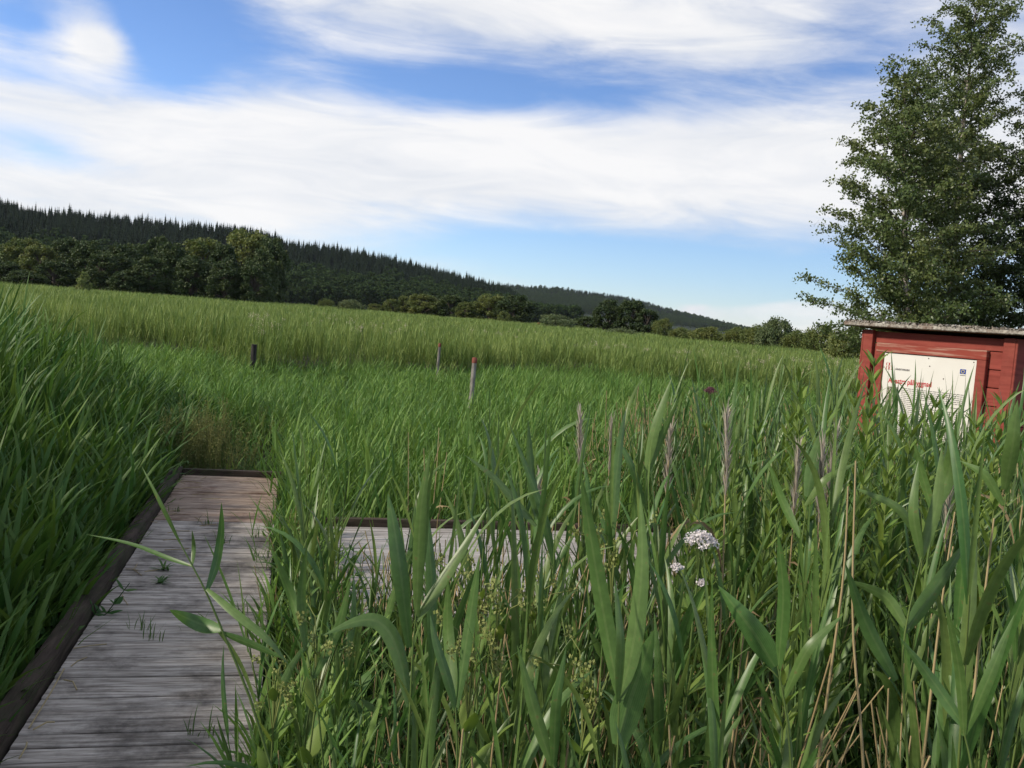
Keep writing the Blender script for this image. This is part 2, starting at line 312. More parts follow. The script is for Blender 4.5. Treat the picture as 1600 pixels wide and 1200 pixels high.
def scatter(name, meshes, P, rot, scl, idx, label, cat):
    """one 'stuff' object: geometry-node instances of the meshes at the points"""
    col = bpy.data.collections.new(name + '_source')
    for i, me in enumerate(meshes): col.objects.link(bpy.data.objects.new('%s_source_%02d' % (name, i), me))
    pm = bpy.data.meshes.new(name); pm.vertices.add(len(P)); pm.vertices.foreach_set('co', np.asarray(P, np.float32).ravel())
    a = pm.attributes.new('rot', 'FLOAT_VECTOR', 'POINT'); a.data.foreach_set('vector', np.asarray(rot, np.float32).ravel())
    a = pm.attributes.new('scl', 'FLOAT_VECTOR', 'POINT'); a.data.foreach_set('vector', np.asarray(scl, np.float32).ravel())
    a = pm.attributes.new('idx', 'INT', 'POINT'); a.data.foreach_set('value', np.asarray(idx, np.int32))
    ng = bpy.data.node_groups.new(name, 'GeometryNodeTree')
    ng.interface.new_socket('Geometry', in_out='INPUT', socket_type='NodeSocketGeometry'); ng.interface.new_socket('Geometry', in_out='OUTPUT', socket_type='NodeSocketGeometry')
    gi = ng.nodes.new('NodeGroupInput'); go = ng.nodes.new('NodeGroupOutput')
    ci = ng.nodes.new('GeometryNodeCollectionInfo'); ci.inputs['Collection'].default_value = col; ci.inputs['Separate Children'].default_value = True; ci.inputs['Reset Children'].default_value = True
    ip = ng.nodes.new('GeometryNodeInstanceOnPoints'); ip.inputs['Pick Instance'].default_value = True
    def na(nm, t):
        n = ng.nodes.new('GeometryNodeInputNamedAttribute'); n.data_type = t; n.inputs['Name'].default_value = nm
        return next(o for o in n.outputs if o.enabled and o.name == 'Attribute')
    ng.links.new(gi.outputs[0], ip.inputs['Points']); ng.links.new(ci.outputs[0], ip.inputs['Instance'])
    ng.links.new(na('idx', 'INT'), ip.inputs['Instance Index']); ng.links.new(na('rot', 'FLOAT_VECTOR'), ip.inputs['Rotation']); ng.links.new(na('scl', 'FLOAT_VECTOR'), ip.inputs['Scale'])
    ng.links.new(ip.outputs[0], go.inputs[0])
    o = link(name, pm, label=label, cat=cat, kind='stuff'); md = o.modifiers.new('scatter', 'NODES'); md.node_group = ng
    return o
def vnoise(x, y, s, ph=0.):
    x = np.asarray(x) * s + ph; y = np.asarray(y) * s - ph * .7
    return (np.sin(x + 1.3 * np.sin(y * .7 + ph)) + np.sin(y * 1.17 + 1.1 * np.sin(x * .83)) + .6 * np.sin((x + y) * 1.9 + ph)) / 2.6

# ------------------------------------------------------------------ site frame: s along the boardwalk, w across it to the right
BO = np.array([-1.633, 3.12]); BH = np.array([-.235, .972]); BQ = np.array([.972, .235]); DECK = .5
BANG = math.atan2(BQ[1], BQ[0])
def sw2xy(s, w): return BO + BH * s + BQ * w
def xy2sw(x, y):
    dx = np.asarray(x) - BO[0]; dy = np.asarray(y) - BO[1]
    return dx * BH[0] + dy * BH[1], dx * BQ[0] + dy * BQ[1]
BW = .82; BEND = 5.14; PF0, PF1, PW0, PW1 = 1.32, 3.32, 1.16, 3.95

# ------------------------------------------------------------------ ground and hills
def ground():
    n = 60; r = np.concatenate([[0], np.geomspace(2, 4400, n - 1)]); a = np.linspace(0, 2 * math.pi, 97)[:-1]
    V = [(0, 0, 0)]; Fc = []
    for i in range(1, n):
        for t in a: V.append((r[i] * math.cos(t), r[i] * math.sin(t), 0.0 if r[i] > 30 else .02 * math.sin(3 * r[i] + 5 * t)))
    for j in range(96): Fc.append((0, 1 + j, 1 + (j + 1) % 96))
    for i in range(n - 2):
        b = 1 + i * 96
        for j in range(96): Fc.append((b + j, b + 96 + j, b + 96 + (j + 1) % 96, b + (j + 1) % 96))
    o = link('ground', poly_mesh('ground', V, Fc, M['soil']), kind='structure', label='dark boggy soil beneath the reeds', cat='ground')
ground()

TREE_H = 17.0
HILL1 = [(-700, 285), (-300, 290), (-150, 295), (0, 303), (60, 318), (130, 325), (200, 332), (280, 340), (340, 344), (400, 350), (430, 360), (450, 370), (520, 379), (600, 392), (650, 405), (700, 418), (760, 433), (795, 443), (815, 462), (840, 485), (870, 505), (900, 525)]
HILL2 = [(560, 445), (700, 440), (795, 441), (870, 445), (930, 452), (990, 462), (1050, 480), (1100, 492), (1165, 508), (1230, 524)]
def hill(name, prof, D0, D1, r0, treeh, na=120, nr=26, label=''):
    azs = []; zs = []; Ds = []
    for (px, py) in prof:
        a, e = azel(px, py); f = min(max((px - prof[0][0]) / (prof[-1][0] - prof[0][0]), 0), 1); D = D0 + (D1 - D0) * f
        azs.append(a); Ds.append(D); zs.append(max(EYE[2] + math.tan(e) * D - treeh * .85, .5))
    A = np.linspace(azs[0], azs[-1], na); Z = np.interp(A, azs, zs); D = np.interp(A, azs, Ds)
    def height(a, r):
        z = np.interp(a, azs, zs); d = np.interp(a, azs, Ds); t = np.clip((r - r0 * d) / (d - r0 * d), 0, 1.6)
        up = t ** 1.15 * (1 - .06 * np.sin(t * 9 + a * 14) * (1 - t) * 2)
        return np.where(t <= 1, z * np.clip(up, 0, 1.02), z * (1 - (t - 1) * .6))
    t = np.linspace(0, 1.6, nr); V = []; Fc = []
    for i, a in enumerate(A):
        for k in range(nr):
            rr = r0 * D[i] + (D[i] - r0 * D[i]) * t[k]; V.append((math.sin(a) * rr, math.cos(a) * rr, float(height(a, rr)) - .5))
    for i in range(na - 1):
        for k in range(nr - 1):
            b = i * nr + k; Fc.append((b, b + nr, b + nr + 1, b + 1))
    me = poly_mesh(name, V, Fc, M['hillsoil']); me.polygons.foreach_set('use_smooth', [True] * len(Fc))
    link(name, me, kind='structure', label=label, cat='hill')
    return azs, Ds, height
h1 = hill('hill', HILL1, 620, 1050, .58, TREE_H, label='long wooded hill sloping down behind the marsh')
h2 = hill('far_hill', HILL2, 2300, 2900, .6, 20, label='farther wooded ridge tailing off beyond the first hill')

# ------------------------------------------------------------------ trees
def spruce_mesh(name, h=18., rad=2.5, tiers=16, per=9, seed=0):
    rs = np.random.default_rng(seed); qb = QB(); tube(qb, [(0, 0, 0), (0, 0, h * .98)], [h * .011, .02], 5, .1)
    for k in range(tiers):
        f = k / (tiers - 1); z = h * (.10 + .88 * f); r = rad * (1 - f) ** .85 * rs.uniform(.75, 1.12) + .12
        for j in range(per):
            a = 2 * math.pi * (j + rs.uniform(-.3, .3)) / per + k * .7; L = r * rs.uniform(.7, 1.15); dr = L * rs.uniform(.25, .5); w = L * rs.uniform(.4, .6) + .1
            c, sn = math.cos(a), math.sin(a); P = np.array([[0, 0, z + .2], [c * L * .55 - sn * w * .5, sn * L * .55 + c * w * .5, z - dr * .4], [c * L, sn * L, z - dr], [c * L * .55 + sn * w * .5, sn * L * .55 - c * w * .5, z - dr * .4]])
            qb.add(P, [[0, 1, 2, 3]], rs.uniform(0, 1))
            if L > .6:
                P2 = P * np.array([.75, .75, 1]) + np.array([0, 0, -h * .022]); qb.add(P2, [[0, 1, 2, 3]], rs.uniform(0, .5))
    return qb.mesh(name, M['spruce'], smooth=False)
def crown_points(rs, h, w, z0, lobes, per, upr=.6):
    """leaf points clustered on many small lobes spread through an uneven crown"""
    P = []; v = []; out = []
    for k in range(lobes):
        t = rs.uniform(0, 1); a = rs.uniform(0, 2 * math.pi); zz = z0 + (h - z0) * (t ** .85) * .96
        pr = math.sin(math.pi * min(max((t * .88 + .10), 0), 1)) ** upr; r = w / 2 * pr * math.sqrt(rs.uniform(.25, 1))
        c = np.array([math.cos(a) * r, math.sin(a) * r, zz]); lr = w * rs.uniform(.09, .17)
        d = rs.normal(size=(per, 3)); d /= np.linalg.norm(d, axis=1)[:, None]; q = c + d * (lr * rs.uniform(.35, 1.1, size=(per, 1))) * np.array([1, 1, .8])
        P.append(q); v.append(np.clip(rs.uniform(.1, .8) + rs.normal(0, .15, per), 0, 1)); out.append(c)
    return np.concatenate(P), np.concatenate(v), out
def broad_meshes(name, h, w, z0, lobes, per, leaf, mat, seed, trunk=True, upr=.6):
    rs = np.random.default_rng(seed); P, v, cs = crown_points(rs, h, w, z0, lobes, per, upr); P[:, 2] = np.maximum(P[:, 2], .1)
    qb = QB(); cards(qb, P, rs.uniform(.7, 1.3, len(P)) * leaf, rs.uniform(.5, .9, len(P)) * leaf, v); crown = qb.mesh(name + '_crown', mat, False)
    tb = QB(); tr = max(h * .018, .05)
    tube(tb, [(0, 0, -.2), (.02 * h, 0, h * .35), (0, .015 * h, h * .8)], [tr * 1.3, tr * .8, tr * .15], 7)
    for c in cs[::4]:
        zb = max(c[2] * .55, .15 * h); tube(tb, [(0.01 * h, 0, zb), tuple(c * np.array([.5, .5, 0]) + np.array([0, 0, (zb + c[2]) / 2 + .02 * h])), tuple(c)], [tr * .4, tr * .25, tr * .06], 4)
    return crown, tb.mesh(name + '_trunk', M['bark'])
# hill woods: one mass, instances of a few spruces and broadleaved trees
spr = [spruce_mesh('spruce_%d' % i, 17, 3.3 + .5 * i, 15 + i, 9 + i % 2, 40 + i) for i in range(4)]
hw = [broad_meshes('hill_tree_%d' % i, 12 + i, 7 + i % 3, 1.2, 26, 46, 1.0, M['hillwood'], 60 + i)[0] for i in range(4)]
def hill_wood(name, H, N, tmin, spruce_from, label, sc=1.0):
    azs, Ds, hf = H; a = rng.uniform(azs[0], azs[-1], N); t = rng.uniform(tmin, 1.05, N) ** .9; d = np.interp(a, azs, Ds); r0 = d * (.58 if name == 'hill_wood' else .6)
    r = r0 + (d - r0) * t; z = hf(a, r); x = np.sin(a) * r; y = np.cos(a) * r
    lim = spruce_from + .18 * vnoise(x, y, .018 / sc, 2.) + .10 * vnoise(x, y, .06 / sc, 1.)
    isS = t + rng.normal(0, .06, N) > lim; idx = np.where(isS, rng.integers(0, 4, N), 4 + rng.integers(0, 4, N))
    s = np.where(isS, rng.uniform(.65, 1.08, N), rng.uniform(.65, 1.15, N)) * np.where(isS & (t > .93), .86, 1.)
    rot = np.stack([np.zeros(N), np.zeros(N), rng.uniform(0, 6.28, N)], 1)
    return scatter(name, spr + hw, np.stack([x, y, z - .8], 1), rot, np.repeat((s * (1.0 if sc == 1 else 1.05))[:, None], 3, 1), idx, label, 'forest')
hill_wood('hill_wood', h1, 9000, .0, .42, 'dense dark wood of spruces and broadleaved trees covering the hillside')
hill_wood('far_hill_wood', h2, 8000, .25, .85, 'bluish green wood covering the farther ridge', 2.5)
# the spruces that stand out against the sky, one by one
azs, Ds, hf = h1; k = 0; px = -140.
while px < 815 and k < 230:
    a, _ = azel(px, 400); D = float(np.interp(a, azs, Ds)) * random.uniform(.97, 1.0); z = float(hf(a, D)); s = random.choice([.6, .72, .8, .86, .92, 1.05]) * random.uniform(.92, 1.06)
    o = link('spruce_tree', spr[k % 4], loc=(math.sin(a) * D, math.cos(a) * D, z - .8), group='spruces on the crest of the near hill', cat='spruce', label='dark pointed spruce standing out on the crest of the hill')
    o.rotation_euler.z = random.uniform(0, 6.28); wsc = s * random.uniform(.85, 1.2); o.scale = (wsc, wsc, s); k += 1; px += random.uniform(2.2, 6.6) if px > 0 else 7

# mid-distance trees and bushes, placed one by one
V_B = [broad_meshes('broad_%d' % i, 1., .70, .0, 95, 100, .045, M['broad'], 100 + i, upr=.38) for i in range(4)]
V_O = [broad_meshes('olive_%d' % i, 1., .72, .0, 95, 100, .042, M['broad2'], 120 + i, upr=.42) for i in range(3)]
V_W = [broad_meshes('willow_%d' % i, 1., 1.25, .0, 90, 90, .055, M['willow'], 140 + i, upr=.45) for i in range(3)]
V_S = [broad_meshes('bushy_%d' % i, 1., 1.2, .0, 90, 90, .055, M['broad2'], 160 + i, upr=.45) for i in range(3)]
def tree(name, var, px, py, Y, wpx, label, cat='tree', group=None, base=1.0):
    T = at(px, py, Y); wd = wpx / FPX * Y; h = T[2]
    o = link(name, None, loc=(T[0], T[1], 0), label=label, cat=cat, group=group)
    link('trunk', var[1], o); link('crown', var[0], o); sx = wd / base; o.scale = (sx, sx, h / 1.03); o.rotation_euler.z = random.uniform(0, 6.28)
    return o
gl = 'dark grove at the edge of the marsh'
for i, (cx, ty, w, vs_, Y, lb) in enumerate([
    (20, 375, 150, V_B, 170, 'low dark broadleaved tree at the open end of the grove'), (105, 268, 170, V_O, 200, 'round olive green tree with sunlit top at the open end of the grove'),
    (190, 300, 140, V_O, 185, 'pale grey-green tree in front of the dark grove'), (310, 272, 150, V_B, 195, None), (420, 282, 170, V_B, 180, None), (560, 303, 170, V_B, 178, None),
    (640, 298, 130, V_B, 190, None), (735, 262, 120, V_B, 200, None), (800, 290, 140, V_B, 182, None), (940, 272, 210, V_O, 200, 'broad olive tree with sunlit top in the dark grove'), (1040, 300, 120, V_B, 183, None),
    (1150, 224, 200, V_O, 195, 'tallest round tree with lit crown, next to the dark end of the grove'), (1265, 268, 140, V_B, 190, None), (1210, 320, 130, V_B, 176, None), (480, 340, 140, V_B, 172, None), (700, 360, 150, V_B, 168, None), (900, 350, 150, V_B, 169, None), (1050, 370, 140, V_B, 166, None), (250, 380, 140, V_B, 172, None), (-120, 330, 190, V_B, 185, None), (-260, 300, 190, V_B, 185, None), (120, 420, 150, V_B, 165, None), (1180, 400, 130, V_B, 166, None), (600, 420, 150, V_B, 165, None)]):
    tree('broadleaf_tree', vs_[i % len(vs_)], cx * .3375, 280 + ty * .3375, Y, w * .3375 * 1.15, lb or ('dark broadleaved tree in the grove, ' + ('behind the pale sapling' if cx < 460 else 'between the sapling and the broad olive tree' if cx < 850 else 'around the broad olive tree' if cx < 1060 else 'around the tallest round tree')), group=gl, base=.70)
V_P = broad_meshes('pale', 1., .8, .0, 70, 90, .06, M['pale'], 180, upr=.6)
tree('sapling', V_P, 131, 424, 120, 24, 'small pale green sapling in front of the dark grove', cat='sapling', base=.85)
gm = 'scattered trees along the foot of the hill'
for i, (cx, cy, w, vs_, Y, nm, lb) in enumerate([
    (350, 425, 85, V_S, 190, 'bush', 'brownish bush between the dark grove and the row of trees'), (475, 432, 130, V_W, 180, 'bush', 'pale green rounded bush at the foot of the hill'),
    (600, 448, 75, V_O, 200, 'broadleaf_tree', None), (680, 425, 75, V_O, 200, 'broadleaf_tree', None), (745, 408, 65, V_O, 210, 'broadleaf_tree', None), (840, 398, 140, V_O, 205, 'broadleaf_tree', None), (980, 405, 150, V_B, 205, 'broadleaf_tree', None),
    (1055, 440, 90, V_O, 200, 'broadleaf_tree', None), (1180, 398, 150, V_O, 200, 'broadleaf_tree', None), (1300, 405, 170, V_B, 195, 'broadleaf_tree', None), (1240, 490, 70, V_S, 180, 'bush', 'small dark bush before the row of trees'), (1500, 505, 190, V_W, 150, 'bush', 'pale willow bush beside the little red roof')]):
    tree(nm, vs_[i % len(vs_)], 400 + cx * .3125, 334 + cy * .3125, Y, w * .3125 * 1.1, lb or 'small tree at the hill foot, %s in the row after the pale rounded bush' % ['first', 'second', 'third', 'fourth', 'fifth', 'sixth', 'seventh', 'eighth'][i - 2], cat='tree' if nm != 'bush' else 'bush', group=gm if lb is None else None, base=.70 if vs_ in (V_B, V_O) else 1.3)
gr = 'bushes lining the far side of the marsh'
for i, (cx, cy, w, vs_, Y, nm, lb) in enumerate([
    (345, 278, 95, V_B, 170, 'broadleaf_tree', None), (450, 200, 125, V_B, 165, 'broadleaf_tree', 'tall dark tree, one of a close pair below the far ridge'), (560, 205, 130, V_B, 160, 'broadleaf_tree', 'tall dark tree, one of a close pair below the far ridge'), (630, 245, 110, V_B, 158, 'broadleaf_tree', None), (705, 290, 95, V_S, 150, 'bush', None),
    (520, 338, 200, V_W, 110, 'bush', 'low pale bush in front of the dark tree pair'), (790, 332, 120, V_S, 120, 'bush', None), (915, 330, 170, V_S, 110, 'bush', 'round clipped-looking olive bush in the hedge'), (1060, 332, 160, V_S, 105, 'bush', None), (1140, 322, 140, V_S, 100, 'bush', None),
    (1230, 292, 170, V_W, 95, 'bush', 'pale silvery willow rising above the hedge'), (1340, 345, 160, V_S, 90, 'bush', None), (1440, 322, 170, V_S, 85, 'bush', None), (1560, 335, 190, V_S, 60, 'bush', 'dark bush beneath the birches, behind the red hut')]):
    tree(nm, vs_[i % len(vs_)], 800 + cx * .3375, 400 + cy * .3375, Y, w * .3375 * 1.1, lb or ('olive green bush in the hedge along the marsh' if nm == 'bush' else 'dark tree in the clump below the far ridge'), cat='bush' if nm == 'bush' else 'tree', group='dark tree clump' if nm != 'bush' else gr, base=.70 if vs_ in (V_B, V_O) else 1.3)
for i, (px, py, Y, w) in enumerate([(1420, 520, 70, 120), (1520, 525, 66, 130), (1640, 520, 60, 150), (1760, 500, 60, 180)]):
    tree('bush', V_S[i % 3], px, py, Y, w, 'dark bush closing the gap below the birches', cat='bush', group='bushes below the birches', base=1.3)

# a house whose red roof peeps out of the bushes
def house(px, py, Y):
    T = at(px, py, Y); o = link('house', None, loc=(T[0], T[1], 0), label='small house with red tiled roof among the bushes', cat='house'); h = T[2]; w, l, e = 5.0, 7.0, h - 1.7
    link('wall', poly_mesh('wall', [(-l/2, -w/2, 0), (l/2, -w/2, 0), (l/2, w/2, 0), (-l/2, w/2, 0), (-l/2, -w/2, e), (l/2, -w/2, e), (l/2, w/2, e), (-l/2, w/2, e), (-l/2, 0, h-.1), (l/2, 0, h-.1)], [(0, 1, 5, 4), (1, 2, 6, 9, 5), (2, 3, 7, 6), (3, 0, 4, 8, 7)], M['red']), o)
    rf = link('roof', poly_mesh('roof', [(-l/2-.3, -w/2-.3, e-.1), (l/2+.3, -w/2-.3, e-.1), (l/2+.3, 0, h), (-l/2-.3, 0, h), (l/2+.3, w/2+.3, e-.1), (-l/2-.3, w/2+.3, e-.1)], [(0, 1, 2, 3), (3, 2, 4, 5)], M['tile']), o)
    link('chimney', box_mesh('chimney', .5, .5, .7, M['tile'], .02), rf, loc=(1.2, .4, h + .1))
    for sx in (-2, 1.4): link('window', box_mesh('window', .9, .06, .9, M['glass'], .01), o, loc=(sx, -w/2 - .02, e * .55))
    link('door', box_mesh('door', .8, .06, min(1.9, e * .8), M['red'], .01), o, loc=(-.3, -w/2 - .02, min(1.9, e * .8) / 2)); o.rotation_euler.z = .06
house(832, 507, 190)

def birch(name, base, top, prof, nl, seed, leafmat_, label, twigs=18, lpt=32, leaf=.082, cat='birch'):
    """trunk, limbs that rise and hang at the tips, hanging twigs set with single leaves"""
    rs = np.random.default_rng(seed); B = np.array([base[0], base[1], 0.]); top = np.array(top) - B; H = top[2]
    o = link(name, None, loc=tuple(B), label=label, cat=cat)
    def tpos(f): return np.array([top[0] * f ** 1.4 + .06 * math.sin(f * 7), top[1] * f ** 1.4 + .05 * math.sin(f * 5 + 1), H * f])
    tb = QB(); fs = np.linspace(0, 1, 16); tube(tb, [tpos(f) + (0, 0, -.1 if f == 0 else 0) for f in fs], H * .011 * (1 - fs) ** .8 + .008, 8)
    bq = QB(); LP = []; LV = []
    for k in range(nl):
        f = .07 + .92 * (k + rs.uniform(0, 1)) / nl; a = k * 2.399 + rs.uniform(-.4, .4); Lm = float(np.interp(f, [p[0] for p in prof], [p[1] for p in prof])) * rs.uniform(.7, 1.15)
        p0 = tpos(f); th0 = rs.uniform(.5, .85); th1 = rs.uniform(1.25, 1.9) if f < .85 else .7
        n = 9; P = arc(p0, a, Lm * 1.12, th0, th1, n, 1.2, rs.uniform(-.5, .5)); rad = .006 + .012 * Lm / 2
        tube(bq, P, np.linspace(rad, .004, n), 4)
        shade = rs.uniform(.15, .75)
        for j in range(max(3, int(twigs * Lm / 1.8))):
            t = rs.uniform(.12, 1.0); ii = t * (n - 1); i0 = min(int(ii), n - 2); q = P[i0] + (P[i0 + 1] - P[i0]) * (ii - i0)
            l2 = rs.uniform(.3, .75) * (.6 + .4 * min(Lm, 2.2) / 2.2); a2 = a + rs.uniform(-1.5, 1.5); tw = arc(q, a2, l2, rs.uniform(.5, 1.3), rs.uniform(1.9, 2.9), 5, 1.0)
            tube(bq, tw, np.linspace(.0035, .0018, 5), 3)
            m_ = int(lpt * rs.uniform(.6, 1.3)); s = rs.uniform(.05, 1.05, m_) * 4; i1 = np.clip(s.astype(int), 0, 3); fr = (s - i1)[:, None]
            LP.append(tw[i1] * (1 - fr) + tw[i1 + 1] * fr + rs.normal(0, .055, (m_, 3))); LV.append(np.clip(shade + rs.normal(0, .2, m_), 0, 1))
    P = np.concatenate(LP); v = np.concatenate(LV); lq = QB(); cards(lq, P, rs.uniform(.75, 1.25, len(P)) * leaf, rs.uniform(.55, .8, len(P)) * leaf, v, -.3)
    link('trunk', tb.mesh('trunk', M['birch_bark']), o); link('branches', bq.mesh('branches', M['bark']), o); link('crown', lq.mesh('crown', leafmat_, False), o)
bA0 = at(1418, 560, 24.); bA1 = at(1412, 112, 24.); bB0 = at(1475, 560, 26.5); bB1 = at(1524, 2, 26.5); bC0 = at(1625, 560, 25.); bC1 = at(1640, 130, 25.)
birch('birch_tree', bA0, bA1, [(0, 2.3), (.12, 2.5), (.3, 2.45), (.5, 2.0), (.7, 1.7), (.85, 1.0), (1, .3)], 112, 5, M['birch'], 'slender green birch with hanging twigs, shorter than the birch behind it')
birch('birch_tree', bB0, bB1, [(0, 2.0), (.15, 2.3), (.45, 2.1), (.6, 1.75), (.72, 1.55), (.85, 1.5), (.95, .7), (1, .25)], 130, 6, M['birch'], 'tallest birch, its ragged top rising above the other birch')
birch('birch_tree', bC0, bC1, [(0, 2.4), (.2, 2.5), (.5, 2.0), (.7, 1.5), (.9, .9), (1, .3)], 100, 9, M['birch_dark'], 'dark leafy birch on the far side of the tall birch')

# ------------------------------------------------------------------ boardwalk, platform
def planks(parent, s0, s1, w0, w1, pitch, mats, name='plank', zt=DECK, th=.032):
    n = int(round((s1 - s0) / pitch)); L = w1 - w0; ms = [box_mesh('plank_%d' % i, L, pitch - .010, th, mt, .004) for i, mt in enumerate(mats)]
    for me in ms:                                             # slightly worn, uneven boards
        for v in me.vertices: v.co.z += .002 * math.sin(v.co.x * 9); v.co.x += random.uniform(-.006, .006)
    for k in range(n):
        s = s0 + (k + .5) * pitch; f = (s - s0) / (s1 - s0); c = sw2xy(s, (w0 + w1) / 2)
        mi = 0 if len(ms) == 1 else (1 if s > 3.35 else 0)
        o = link(name, ms[mi], parent, loc=(c[0], c[1], zt - th / 2 + random.uniform(-.004, .003)))
        o.rotation_euler = (random.uniform(-.012, .012), random.uniform(-.004, .004), BANG + random.uniform(-.006, .006))
def beam(parent, name, s0, w0, s1, w1, wd, ht, z, mat):
    a = sw2xy(s0, w0); b = sw2xy(s1, w1); d = b - a; L = float(np.hypot(*d)); o = link(name, box_mesh(name, L, wd, ht, mat, .006, 2), parent, loc=((a[0] + b[0]) / 2, (a[1] + b[1]) / 2, z))
    o.rotation_euler.z = math.atan2(d[1], d[0]); return o
bw = link('boardwalk', None, label='narrow weathered grey boardwalk of cross planks leading into the reeds', cat='boardwalk')
planks(bw, -4.6, BEND, .0, BW, .1035, [M['plank'], M['plank_brown']])
beam(bw, 'edge_beam', -4.6, -.055, BEND + .09, -.055, .09, .16, DECK - .02, M['beam'])
beam(bw, 'end_beam', BEND + .05, -.005, BEND + .05, BW + .05, .07, .12, DECK - .015, M['beam'])
for w in (.10, .72): beam(bw, 'joist', -4.55, w, BEND - .02, w, .07, .12, DECK - .097, M['beam'])
for s in np.arange(-4.2, BEND, 1.5):
    for w in (.10, .72):
        c = sw2xy(s, w); link('pile', box_mesh('pile', .09, .09, .55, M['beam'], .008), bw, loc=(c[0], c[1], .075))
pf = link('platform', None, label='wide pale plank platform beside the boardwalk, half hidden by reeds', cat='platform')
planks(pf, PF0, PF1, PW0, PW1, .125, [M['plank_pale']])
beam(pf, 'back_beam', PF1 + .05, PW0 + .02, PF1 + .05, PW1, .08, .12, DECK - .01, M['beam'])
for w in (PW0 + .2, (PW0 + PW1) / 2, PW1 - .2): beam(pf, 'joist', PF0 + .02, w, PF1 - .02, w, .07, .12, DECK - .097, M['beam'])
for s in (PF0 + .2, PF1 - .2):
    for w in (PW0 + .2, (PW0 + PW1) / 2, PW1 - .2):
        c = sw2xy(s, w); link('pile', box_mesh('pile', .09, .09, .55, M['beam'], .008), pf, loc=(c[0], c[1], .075))

